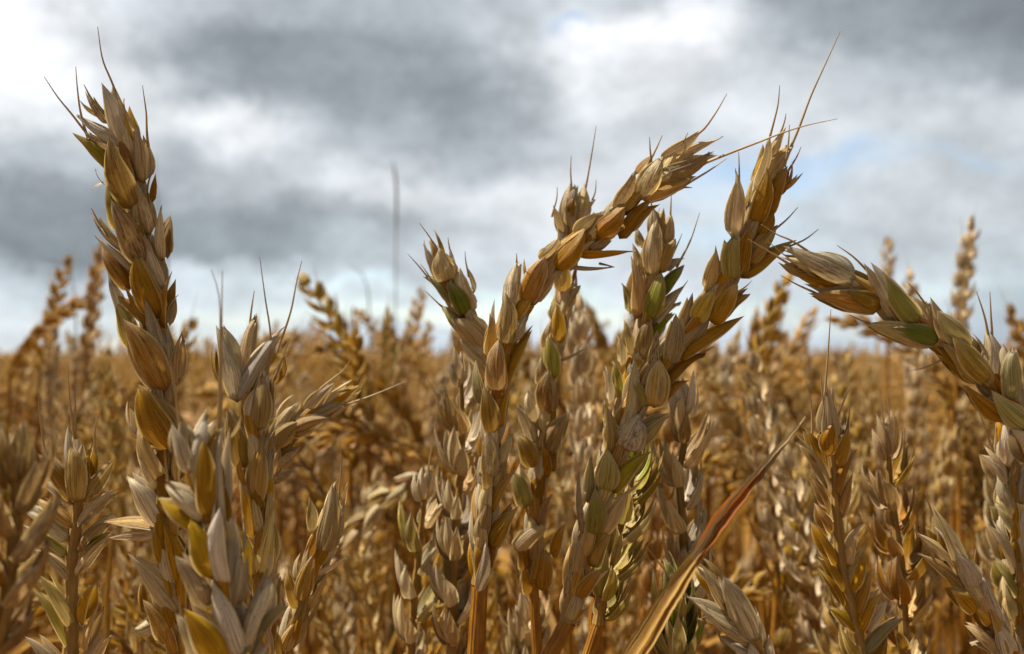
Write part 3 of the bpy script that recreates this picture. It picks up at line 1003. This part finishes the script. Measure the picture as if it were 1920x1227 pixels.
build_ear("pinkish straw wheat ear standing straight behind the rust red leaf", "1282 745 1284 820 1274 890 1280 980 1284 1080 1284 1227", 0.236, size=0.0125, roll=15, code='p|po|pa|o', opening=0.8, seed=39, awn_random=0.25)
build_ear("tan wheat ear with fine awns, left of the arched ear's straw", "862 690 866 760 866 860 858 950 852 1040 848 1140 846 1260", 0.250, size=0.0125, roll=45, code='p|po|pa|po', opening=1.0, seed=41, awn_random=0.12,
          awns=["858 690 852 650 846 615", "845 760 835 730 824 712", "868 690 866 670 864 645"])
build_ear("tan wheat ear with a single long bristle, second ear left of the arched ear's straw", "800 905 792 970 784 1050 776 1130 768 1260", 0.252, size=0.0125, roll=20, code='p|pa|po|h', opening=1.0, seed=43, awn_random=0.05,
          awns=["800 900 808 850 817 795 824 740"])

build_ear("golden wheat ear with fine awns, right of the brown gaping ear", "1664 825 1668 900 1678 980 1690 1070 1694 1160 1700 1270", 0.240, size=0.0125, roll=12, code='pa|a|pa|p', opening=1.05, seed=47, awn_random=0.15,
          awns=["1660 830 1655 780 1645 705", "1668 830 1668 790 1662 720", "1698 880 1695 850 1697 800"])
build_ear("pale bristly wheat ear leaning left, low beside the right edge", "1752 1010 1790 1060 1832 1120 1866 1180 1895 1250 1905 1320", 0.205, seed=49, husks="""
1807 1078 1742 950 34 p -10 / ~ 1745 955 1740 940 1735 925
1819 1095 1785 1031 40 pof 10 / ~ 1790 1040 1780 1018 1772 1000
1798 1078 1716 996 26 p -30 / ~ 1718 998 1712 990 1706 980
1807 1104 1721 1035 26 pa -50
1819 1142 1776 1099 34 abf 0
1854 1164 1819 1130 36 a -10 / 1840 1140 1800 1075 30 p 0
1867 1164 1832 1074 31 o 20 / ~ 1834 1076 1828 1050 1832 1022 / ~ 1824 1069 1808 1042 1789 1018
1862 1215 1807 1172 34 pa -40
1871 1227 1815 1198 28 p -50 / 1890 1235 1862 1160 36 o 20
1890 1290 1840 1240 38 pa -20
""")
build_ear("pale wheat ear standing along the right edge below the drooping ear", "1893 790 1890 870 1894 950 1900 1040 1904 1130 1906 1260", 0.222, seed=51, husks="""
1888 867 1875 794 36 po 0
1882 902 1839 848 38 p -30 / ~ 1858 837 1846 800 1832 764
1914 940 1914 872 34 o 20
1899 975 1869 898 34 po -20
1892 992 1860 945 40 pg -40
1905 1044 1910 953 26 o 10
1897 1069 1852 983 36 p -30
1901 1112 1858 1052 40 pg -40 / 1915 1100 1922 1030 30 p 40
1905 1168 1875 1095 34 ph -20
1882 1224 1873 1134 28 dd -20
1915 1215 1918 1130 36 pa 20 / 1900 1260 1880 1190 34 p -20
""")
build_ear("grey-brown wheat ear tipped left with spread awns, low beside the rust red leaf", "1330 1080 1365 1130 1405 1190 1435 1260 1450 1330", 0.206, seed=53, husks="""
1410 1193 1353 1075 44 pof 0 / ~ 1354 1078 1340 1045 1327 1012
1407 1197 1296 1124 40 od -20 / ~ 1297 1126 1264 1092 1235 1055 1205 1016
1365 1148 1310 1061 27 p -20
1368 1178 1308 1158 24 pa -50
1411 1227 1345 1193 32 o -40 / ~ 1348 1190 1335 1160 1320 1132
1414 1197 1383 1099 30 p 30 / 1420 1200 1421 1148 17 p 40
1440 1290 1395 1205 44 pof 0 / 1450 1280 1440 1190 34 p 40
1430 1310 1360 1240 40 o -40
""", r_stem=0.0018)
build_ear("small white wheat ear leaning far right above the slender amber ear", "650 735 610 765 575 785 545 812 518 850 506 900", 0.236, seed=55, husks="""
575 776 624 717 31 p -10 / ~ 612 720 645 693 663 665
604 753 656 730 15 p / ~ 634 730 656 718 676 707
585 776 643 760 25 o 20 / ~ 620 779 645 758 669 733
555 805 620 779 35 paf 0 / 559 815 617 789 30 a 45 / ~ 650 759 705 739 759 716
516 821 559 753 35 p -10 / 520 779 549 740 15 p
516 831 559 789 35 payf 10
520 845 565 838 15 d / 525 850 560 822 20 a 40
513 876 565 840 21 dp / 510 902 555 879 19 d
""", r_stem=0.0014)
build_ear("dark blurred wheat ear in the bottom left corner, close to the lens", "28 880 30 950 22 1030 12 1120 -10 1227", 0.142, size=0.0105, roll=30, code='bb|bd|bdd', opening=0.9, seed=57, awn_random=0.1)
build_ear("pale tufted wheat ear low behind the two leaning ears' straws", "985 1165 988 1220 990 1300", 0.262, size=0.0125, roll=50, code='p|p', opening=1.2, seed=59, awn_random=0.1)
build_ear("green striped wheat ear low under the rust red leaf", "1262 1120 1268 1180 1272 1260", 0.225, size=0.0125, roll=50, code='g|h', opening=1.0, seed=61, awn_random=0.1)

build_ear("pale blurred wheat ear bowed over to the left, behind the slender amber ear", "618 1062 650 1018 695 965 745 920 795 893", 0.36, size=0.0115, roll=40, code='p|pa|p', opening=0.8, seed=63, stem_px="830 890 862 930 880 1040 890 1200", awn_random=0.1)

# ---- loose leaves and grasses
def rust_leaf():
    rng = random.Random(4)
    spec = [(1510, 780, .176), (1470, 828, .175), (1425, 880, .174), (1378, 945, .173), (1335, 1005, .172), (1290, 1075, .172), (1235, 1165, .171), (1180, 1262, .171)]
    P = [pt(*s) for s in spec]
    foot = np.array([P[-1][0] - 0.03, P[-1][1] + 0.05, 0.0])
    root = plant_root(foot[0], foot[1], "long dry wheat leaf with a twisted rust red blade, leaning across the lower right", None, "wheat_leaf", "leaf")
    org = (foot[0], foot[1], 0)
    Q = smooth_path(P, 60)
    wob = np.array([[rng.uniform(-1, 1) * 0.0005, 0, rng.uniform(-1, 1) * 0.0005] for _ in range(60)])
    Q = Q + np.stack([np.convolve(wob[:, k], np.ones(7) / 7, 'same') for k in range(3)], axis=1) * 1.1
    g = Geo()
    add_strap(g, Q[13:35], np.array([9, 16, 24, 29, 30, 26, 16]) / FPX * 0.174, -FWD * 0.75 + UP * 0.3 - RIGHT * 0.5, 0.6, [0.5, 0.3, 0.15, 0.1, 0.0], 13, 0.3, curl=0.55)
    link("blade", mesh_from("blade", g.arrays(), [M_RUST], org), root)
    g = Geo()
    add_strap(g, Q[:19], np.array([3, 7, 10, 12, 14, 15, 10]) / FPX * 0.174, -FWD, 0.6, [1.0, 1.1, 0.7, 0.4], 9, 0.1, curl=0.5)
    link("tip", mesh_from("tip", g.arrays(), [M_TAN], org), root)
    g = Geo()
    rim = Q[2:36] + (RIGHT * -0.7 + UP * 0.7) * (np.interp(np.linspace(0, 1, 34), [0, 0.3, 0.6, 1.0], [2, 5, 13, 10]) / FPX * 0.174)[:, None] - FWD * 0.0008
    add_strap(g, rim, np.array([4, 7, 9, 8, 10, 14]) / FPX * 0.174, -FWD, 0.5, [0.6, 0.2, 0.5, 0.3], 7, 0.8, curl=-0.4)
    link("margin", mesh_from("margin", g.arrays(), [M_TAN], org), root)
    g = Geo()
    for off, wd in ((0.0, 46), (-14, 20), (13, 16)):
        sh = RIGHT * off / FPX * 0.17 * 0.8 + FWD * (-0.0006 if off else 0)
        add_strap(g, Q[24:] + sh * np.linspace(0.0, 1.2, 36)[:, None], np.array([6, 24, 40, 48, 50]) / 48 * wd / FPX * 0.172, -FWD * 0.6 + UP * 0.45 - RIGHT * 0.6, 0.35, [0.5, 0.3, 0.1, 0.0], 9, 0.6 + off * 0.01, curl=0.25)
    link("fold", mesh_from("fold", g.arrays(), [M_FOLD], org), root)
    g = Geo()
    add_tube(g, smooth_path([Q[-1], Q[-1] * 0.5 + foot * 0.5, foot], 12), [0.0022, 0.002, 0.0018], 8)
    link("stem", mesh_from("stem", g.arrays(), [M_STEM], org), root)


rust_leaf()


def grass(label, px, d, width, mat, cat="grass", stalk=False):
    P = [pt(x, y, d) for x, y in px]
    foot = np.array([P[-1][0] + 0.01, P[-1][1], 0.0])
    root_pts = P + [np.array([P[-1][0], P[-1][1], P[-1][2] * 0.6]), foot]
    g = Geo()
    if stalk:
        n = 40
        r = np.interp(np.linspace(0, 1, n), [0, 0.02, 0.07, 0.10, 0.12, 1], [0.2, 1.0, 1.15, 1.0, 0.5, 0.6]) * width / 2
        add_tube(g, smooth_path(root_pts, n), r, 7)
    else:
        add_strap(g, smooth_path(root_pts, 40), [width * 0.1, width * 0.6, width, width, width * 0.7, width * 0.6], -FWD, 0.3, 0.6, 5, 0.4)
    o = link("wild_grass" if cat == "grass" else "dry_leaf", mesh_from("grass", g.arrays(), [mat], foot))
    o.location = foot
    o['label'] = label
    o['category'] = cat
    o['kind'] = 'thing'
    return o


grass("tall thin blurred grass stalk standing alone against the cloud", [(736, 300), (743, 345), (743, 420), (742, 520), (742, 640), (742, 760)], 1.9, 0.0055, M_GREYGRASS, stalk=True)
grass("short bright green grass blade poking out of the wheat below the tall grass stalk", [(713, 590), (722, 625), (735, 668), (742, 720)], 0.68, 0.0065, M_GREEN)
grass("faint grey-green grass blade bending left, beside the tall thin grass stalk", [(655, 497), (678, 512), (690, 545), (694, 620), (696, 720)], 1.5, 0.009, M_GREYGRASS)
grass("faint thin grass blade leaning left, the one farthest left of the tall grass stalk", [(603, 552), (620, 575), (634, 612), (640, 700)], 1.6, 0.006, M_GREYGRASS)
grass("pale upright grass blade just left of the bending grass blade", [(652, 570), (656, 610), (660, 700)], 1.5, 0.007, M_GREYGRASS)
grass("green grass blade tip crossing behind the long awn of the open topped ear", [(555, 627), (535, 632), (512, 650), (500, 720)], 0.7, 0.004, M_GREEN)
grass("green-grey grass blade hooked to the left over the brown ear at the left", [(82, 486), (110, 486), (132, 500), (140, 560), (142, 650)], 0.8, 0.0045, M_GREYGRASS)
grass("blurred green-grey grass blade rising behind the tall mould-speckled ear", [(293, 290), (296, 380), (316, 480), (312, 600), (310, 760)], 0.75, 0.004, M_GREYGRASS)
grass("pale dry wheat leaf standing blurred beside the grey-brown tipped ear", [(1398, 960), (1420, 1010), (1448, 1090), (1475, 1190), (1490, 1300)], 0.34, 0.0065, M_LEAF, "leaf")
grass("broad orange dry leaf standing dim behind the lower left ear", [(212, 1000), (205, 1060), (200, 1120), (198, 1230)], 0.30, 0.012, M_LEAF, "leaf")


# ------------------------------------------------------------------ ground
def build_ground():
    g = Geo()
    n = 60
    xs = np.sign(np.linspace(-1, 1, n)) * np.abs(np.linspace(-1, 1, n)) ** 3 * 1500
    X, Y = np.meshgrid(xs, xs, indexing='ij')
    V = np.stack([X, Y, np.zeros_like(X)], axis=-1).reshape(-1, 3)
    i, j = np.meshgrid(np.arange(n - 1), np.arange(n - 1), indexing='ij')
    F = np.stack([i * n + j, (i + 1) * n + j, (i + 1) * n + j + 1, i * n + j + 1], axis=-1).reshape(-1, 4)
    g.add(V, F, np.zeros((len(V), 3)), (0, 0, 0, 0))
    o = link("ground", mesh_from("ground", g.arrays(), [mat_soil()]))
    o['kind'] = 'structure'
    o['label'] = 'brown soil under the ripe wheat field'


build_ground()


# ------------------------------------------------------------------ plants of the field
FIELD_CODES = ['pa', 'a', 'p', 'ab', 'pa', 'b', 'a', 'hab']


def field_plant(seed, res=(7, 6), bend=0.0, simple=False, height=0.80, tint=None, nodes=15, stem_sides=6, leaves=2):
    """one canonical plant at the origin: ear, stem, awns and leaves as separate geometry"""
    rng = random.Random(seed)
    lean = rng.uniform(-0.02, 0.02)
    e0 = height - 0.085
    rng.random()
    dirx = 0.0
    dv = np.array([math.cos(dirx), math.sin(dirx), 0])
    # stem then ear with a nod
    pts = [np.zeros(3), np.array([lean * 0.3, 0, e0 * 0.5]), np.array([lean, 0, e0 - 0.02]) + dv * 0.0, np.array([lean, 0, e0])]
    p = pts[-1].copy()
    ang = 0.05 + bend * 0.25
    ear = [p.copy()]
    for i in range(8):
        ang += bend / 8
        p = p + 0.0108 * (dv * math.sin(ang) + np.array([0, 0, math.cos(ang)]))
        ear.append(p.copy())
    g_stem, g_ear, g_awn, g_leaf = Geo(), Geo(), Geo(), []
    add_tube(g_stem, smooth_path(pts, 9 if not simple else 5), [0.0019, 0.0018, 0.0016, 0.0013], stem_sides, rnd=rng.random())
    n = 60
    Q = smooth_path(ear, n)
    Tn = np.gradient(Q, axis=0)
    Tn /= np.linalg.norm(Tn, axis=1)[:, None]
    roll = rng.uniform(0, 6.28)
    code = tint or rng.choice(FIELD_CODES)
    op = rng.uniform(0.9, 1.25)
    if not simple:
        add_tube(g_ear, Q[:57], [0.0013, 0.0006], 5, C=trait('a', rng), rnd=rng.random())
    for i in range(nodes):
        f = (i + 0.3) / (nodes + 0.2)
        k = min(n - 1, int(f * (n - 1)))
        T = Tn[k]
        side = unit(np.cross(T, np.array([0.3, 0.2, 0.1]) + (0 if abs(T[2]) > 0.3 else np.array([0, 0, 1.0]))))
        V = np.cross(T, side)
        S = side * math.cos(roll) + V * math.sin(roll)
        taper = 1.0 - 0.30 * max(0, (f - 0.72) / 0.28) - 0.28 * max(0, (0.16 - f) / 0.16)
        hs = proc_spikelet(Q[k], T, S, 1 if i % 2 else -1, 0.0125 * taper * (1.15 if simple else 1.0), rng, code, None, i == nodes - 1, op * rng.uniform(0.85, 1.2), simple)
        for P0, P1, fc, w, tr in hs:
            add_husk(g_ear, P0, P1, fc, w, rng, tr, res[0], res[1])
        if not simple and rng.random() < 0.25 + 0.5 * f:
            P0, P1, fc, w, tr = hs[2]
            L = unit(P1 - P0)
            ln = rng.uniform(0.003, 0.008) + 0.018 * max(0, f - 0.7) * rng.random() * 3
            add_tube(g_awn, smooth_path([P1 - L * 0.0006, P1 + L * ln * 0.5, P1 + unit(L + 0.3 * T) * ln], 5), [0.0002, 0.00005], 4, rnd=rng.random())
    for q in range(leaves):
        h0 = rng.uniform(0.40, 0.68) * height / 0.8
        a = rng.uniform(0, 6.28)
        dl = np.array([math.cos(a), math.sin(a), 0])
        Lf = rng.uniform(0.10, 0.20)
        droop = rng.uniform(0.2, 1.3)
        b = np.array([lean * h0 / e0, 0, h0])
        path = smooth_path([b, b + dl * 0.25 * Lf + np.array([0, 0, 0.30 * Lf]), b + dl * 0.55 * Lf + np.array([0, 0, 0.30 * Lf - 0.12 * droop * Lf]),
                            b + dl * 0.8 * Lf + np.array([0, 0, -0.45 * droop * Lf])], 10 if not simple else 5)
        g_leaf.append(Geo())
        add_strap(g_leaf[-1], path, [0.003, 0.0055, 0.005, 0.001], np.cross(dl, [0, 0, 1.0]) * 0.0 + np.array([0, 0, 1.0]) + dl * 0.3, 0.35, rng.uniform(-2.5, 2.5), 5 if not simple else 3, rng.random())
    return g_stem, g_ear, g_awn, g_leaf, Q[-1]


def make_variant(seed, **kw):
    gs, ge, ga, gl, tip = field_plant(seed, **kw)
    if ga.n:
        a = ga.arrays()
        ge.add(a[0], a[1], a[2], a[3], 1)
    parts = [("stem", mesh_from("stem", gs.arrays(), [M_STEM])), ("ear", mesh_from("ear", ge.arrays(), [M_HUSK, M_AWN]))]
    for q in gl:
        parts.append(("leaf", mesh_from("leaf", q.arrays(), [M_LEAF])))
    TIPS.append(tip)
    return parts


TIPS = []
BENDS = [0.15, 0.3, 0.12, 0.2, 0.35, 0.95, 1.5, 0.6, 0.08, 1.1, 0.25, 0.7]
VARIANTS = [make_variant(100 + i, bend=b, tint=FIELD_CODES[i % len(FIELD_CODES)]) for i, b in enumerate(BENDS)]
GROUP_FIELD = "wheat stalks standing in the field behind"


def place_plant(var, x, y, rz, scale, tilt, label, group=GROUP_FIELD, tilt_az=0.0):
    r = plant_root(x, y, label, group)
    r.rotation_mode = 'QUATERNION'
    from mathutils import Quaternion
    q = Quaternion((math.cos(tilt_az), math.sin(tilt_az), 0), tilt) @ Quaternion((0, 0, 1), rz)
    r.rotation_quaternion = q
    r.scale = (scale,) * 3
    for nm, me in var:
        link(nm, me, r)
    return r


# stalks of the field that can be told apart: tip pixel, depth, variant, turn (radians), label
SINGLED = [
    (128, 488, 0.80, 3, 0.4, "brown blurred wheat stalk rising above its neighbours, left of the tall mould-speckled ear"),
    (62, 628, 0.80, 0, 1.2, "brown blurred wheat stalk with a dark tip near the left edge, lower than its neighbours"),
    (98, 572, 0.82, 10, 2.0, "slim blurred wheat stalk between the dark-tipped stalk and the tallest brown one at the left"),
    (190, 462, 0.70, 8, 0.0, "brown blurred wheat ear peeping out from behind the tall mould-speckled ear"),
    (188, 556, 0.72, 5, 0.0, "brown blurred wheat stalk leaning right, just left of the tall mould-speckled ear"),
    (596, 655, 0.58, 5, 3.14, "brown wheat ear leaning far left, below the tall grass stalk"),
    (765, 618, 0.62, 8, 0.5, "short stout brown wheat ear upright just right of the tall grass stalk"),
    (1098, 572, 0.72, 1, 3.0, "dark slim wheat ear on the skyline right of the upright ear behind the arch"),
    (1478, 520, 0.56, 1, 0.2, "broad brown blurred wheat ear under the tip of the drooping green-striped ear"),
    (1665, 452, 0.95, 8, 1.0, "small dark wheat ear high on the skyline above the drooping green-striped ear"),
    (1706, 512, 0.66, 2, 1.3, "tan bristly wheat ear on the skyline above the middle of the drooping green-striped ear"),
    (1822, 415, 0.60, 2, 0.3, "tall pale blurred wheat ear against the sky near the right edge"),
    (1895, 580, 0.64, 3, 2.9, "brown slim wheat ear leaning on the skyline at the right edge"),
    (1420, 585, 0.70, 3, 0.9, "blurred wheat stalk on the skyline right of the leaning amber ear"),
    (1560, 600, 0.62, 9, 2.5, "nodding blurred wheat ear on the skyline below the drooping ear's middle"),
    (860, 622, 0.66, 9, 3.1, "brown nodding wheat ear on the skyline behind the pale left-leaning ear"),
    (345, 655, 0.58, 3, 0.6, "brown wheat stalk on the skyline between the tall mould-speckled ear and the open topped ear"),
]


def singled():
    for x, y, d, vi, rz, lab in SINGLED:
        P = pt(x, y, d)
        t = TIPS[vi]
        sc = P[2] / t[2]
        c, s = math.cos(rz), math.sin(rz)
        tx, ty = (c * t[0] - s * t[1]) * sc, (s * t[0] + c * t[1]) * sc
        place_plant(VARIANTS[vi], P[0] - tx, P[1] - ty, rz, sc, 0.0, lab, GROUP_FIELD)


singled()


def fill_field():
    rng = random.Random(77)
    placed = []
    n = 0
    tries = 0
    while n < 253 and tries < 20000:
        tries += 1
        y = 0.32 + (0.84 - 0.32) * rng.random() ** 0.8
        x = rng.uniform(-1, 1) * (0.58 * y + 0.03)
        if any((x - a) ** 2 + (y - b) ** 2 < 0.018 ** 2 for a, b in placed):
            continue
        placed.append((x, y))
        vi = rng.randrange(len(VARIANTS))
        top = CAM_Z + 0.007 - 0.022 * max(0, (0.55 - y)) / 0.23 + rng.gauss(0, 0.022)
        if rng.random() < 0.55:
            top -= rng.uniform(0.01, 0.04 + 0.11 * y)
        sc = top / 0.80
        if BENDS[vi] > 0.8:
            lab = 'blurred golden wheat stalk with a nodding ear in the field behind'
            grp = "nodding wheat stalks in the field behind"
        else:
            lab = 'blurred golden wheat stalk with an upright ear in the field behind'
            grp = GROUP_FIELD
        place_plant(VARIANTS[vi], x, y, rng.uniform(0, 6.28), sc, rng.gauss(0, 0.05), lab, grp, rng.uniform(0, 6.28))
        n += 1


fill_field()


def tile(arrs, Ms, Ts):
    """copies of one piece of geometry under 3x3 matrices Ms and translations Ts, as one set of arrays"""
    V, F, U, C, MI = arrs
    k = len(Ms)
    VV = np.einsum('kij,vj->kvi', Ms, V) + Ts[:, None, :]
    FF = F[None] + (np.arange(k) * len(V))[:, None, None]
    UU = np.tile(U, (k, 1))
    UU[:, 2] = (UU[:, 2] + np.repeat(np.random.RandomState(3).rand(k), len(V))) % 1.0
    return VV.reshape(-1, 3).astype(np.float32), FF.reshape(-1, 4).astype(np.int32), UU, np.tile(C, (k, 1)), np.tile(MI, k)


def field_mass():
    rs = np.random.RandomState(11)
    bands = [  # near, far, plants per square metre, husk resolution, spikelets, scale up, half width per metre
        (0.20, 0.66, 300, (5, 5), 15, 1.0, 2.0, 4),
        (0.66, 1.1, 330, (5, 5), 15, 1.0, 1.5, 6),
        (1.1, 3.2, 430, (4, 4), 14, 1.0, 1.35, 6),
        (3.2, 8.0, 130, (3, 3), 10, 1.15, 1.3, 4),
        (8.0, 30.0, 22, (3, 3), 7, 1.5, 1.25, 3),
        (30.0, 160.0, 1.2, (3, 3), 6, 3.0, 1.2, 3),
    ]
    out = []
    for bi, (y0, y1, dens, res, nodes, up, hw, nvar) in enumerate(bands):
        area = hw * (y1 ** 2 - y0 ** 2)
        cnt = int(area * dens)
        y = np.sqrt(rs.rand(cnt) * (y1 ** 2 - y0 ** 2) + y0 ** 2)
        x = (rs.rand(cnt) * 2 - 1) * hw * y
        if bi == 0:          # beside the lens the crop only stands to the left and right, a little lower
            keep = np.abs(x) > 0.62 * y + 0.07
            x, y = x[keep], y[keep]
            cnt = len(x)
        which = rs.randint(0, nvar, cnt)
        for vi in range(nvar):
            gs, ge, ga, gl, _tip = field_plant(500 + bi * 20 + vi, res=res, bend=[0.2, 0.5, 1.2, 0.3, 0.8, 0.15][vi], simple=True, nodes=nodes, stem_sides=3,
                                         leaves=2 if bi < 4 else 0, tint=['a', 'ab', 'b', 'pa', 'ab', 'a'][vi])
            G = Geo()
            for g, mi in [(gs, 1), (ge, 0)] + [(q, 2) for q in gl]:
                if g.n:
                    a = g.arrays()
                    G.add(a[0], a[1], a[2], a[3], mi)
            sel = which == vi
            k = int(sel.sum())
            if k == 0:
                continue
            th = rs.rand(k) * 6.28
            tx, ty = rs.normal(0, 0.06, k), rs.normal(0, 0.06, k)
            sc = (CAM_Z - 0.008 + rs.normal(0, 0.030, k) + 0.022 * np.sin(x[sel] * 5.3 / (0.4 + 0.25 * y[sel]) + y[sel] * 2.1) * np.sin(x[sel] * 2.2 + 1.3 * y[sel])) / 0.80
            if bi < 4:
                sc = sc - (0.03 if bi == 0 else 0.0) - (rs.rand(k) < 0.55) * rs.uniform(0.03, 0.22, k)
            Ms = np.zeros((k, 3, 3))
            c, s = np.cos(th), np.sin(th)
            Ms[:, 0, 0], Ms[:, 0, 1], Ms[:, 0, 2] = c * up, -s * up, tx
            Ms[:, 1, 0], Ms[:, 1, 1], Ms[:, 1, 2] = s * up, c * up, ty
            Ms[:, 2, 2] = 1.0
            Ms *= sc[:, None, None]
            Ts = np.stack([x[sel], y[sel], np.zeros(k)], axis=1)
            out.append(tile(G.arrays(), Ms, Ts))
    o = 0
    Vs, Fs, Us, Cs, Ms_ = [], [], [], [], []
    for V, F, U, C, MI in out:
        Vs.append(V); Fs.append(F + o); Us.append(U); Cs.append(C); Ms_.append(MI)
        o += len(V)
    me = mesh_from("wheat_field", (np.concatenate(Vs), np.concatenate(Fs), np.concatenate(Us), np.concatenate(Cs), np.concatenate(Ms_)), [M_HUSK, M_STEM, M_LEAF])
    ob = link("wheat_field", me)
    ob['kind'] = 'stuff'
    ob['label'] = 'far golden wheat field blurring together up to the horizon'
    ob['category'] = 'wheat field'
    print('field verts', len(me.vertices), 'faces', len(me.polygons))


field_mass()
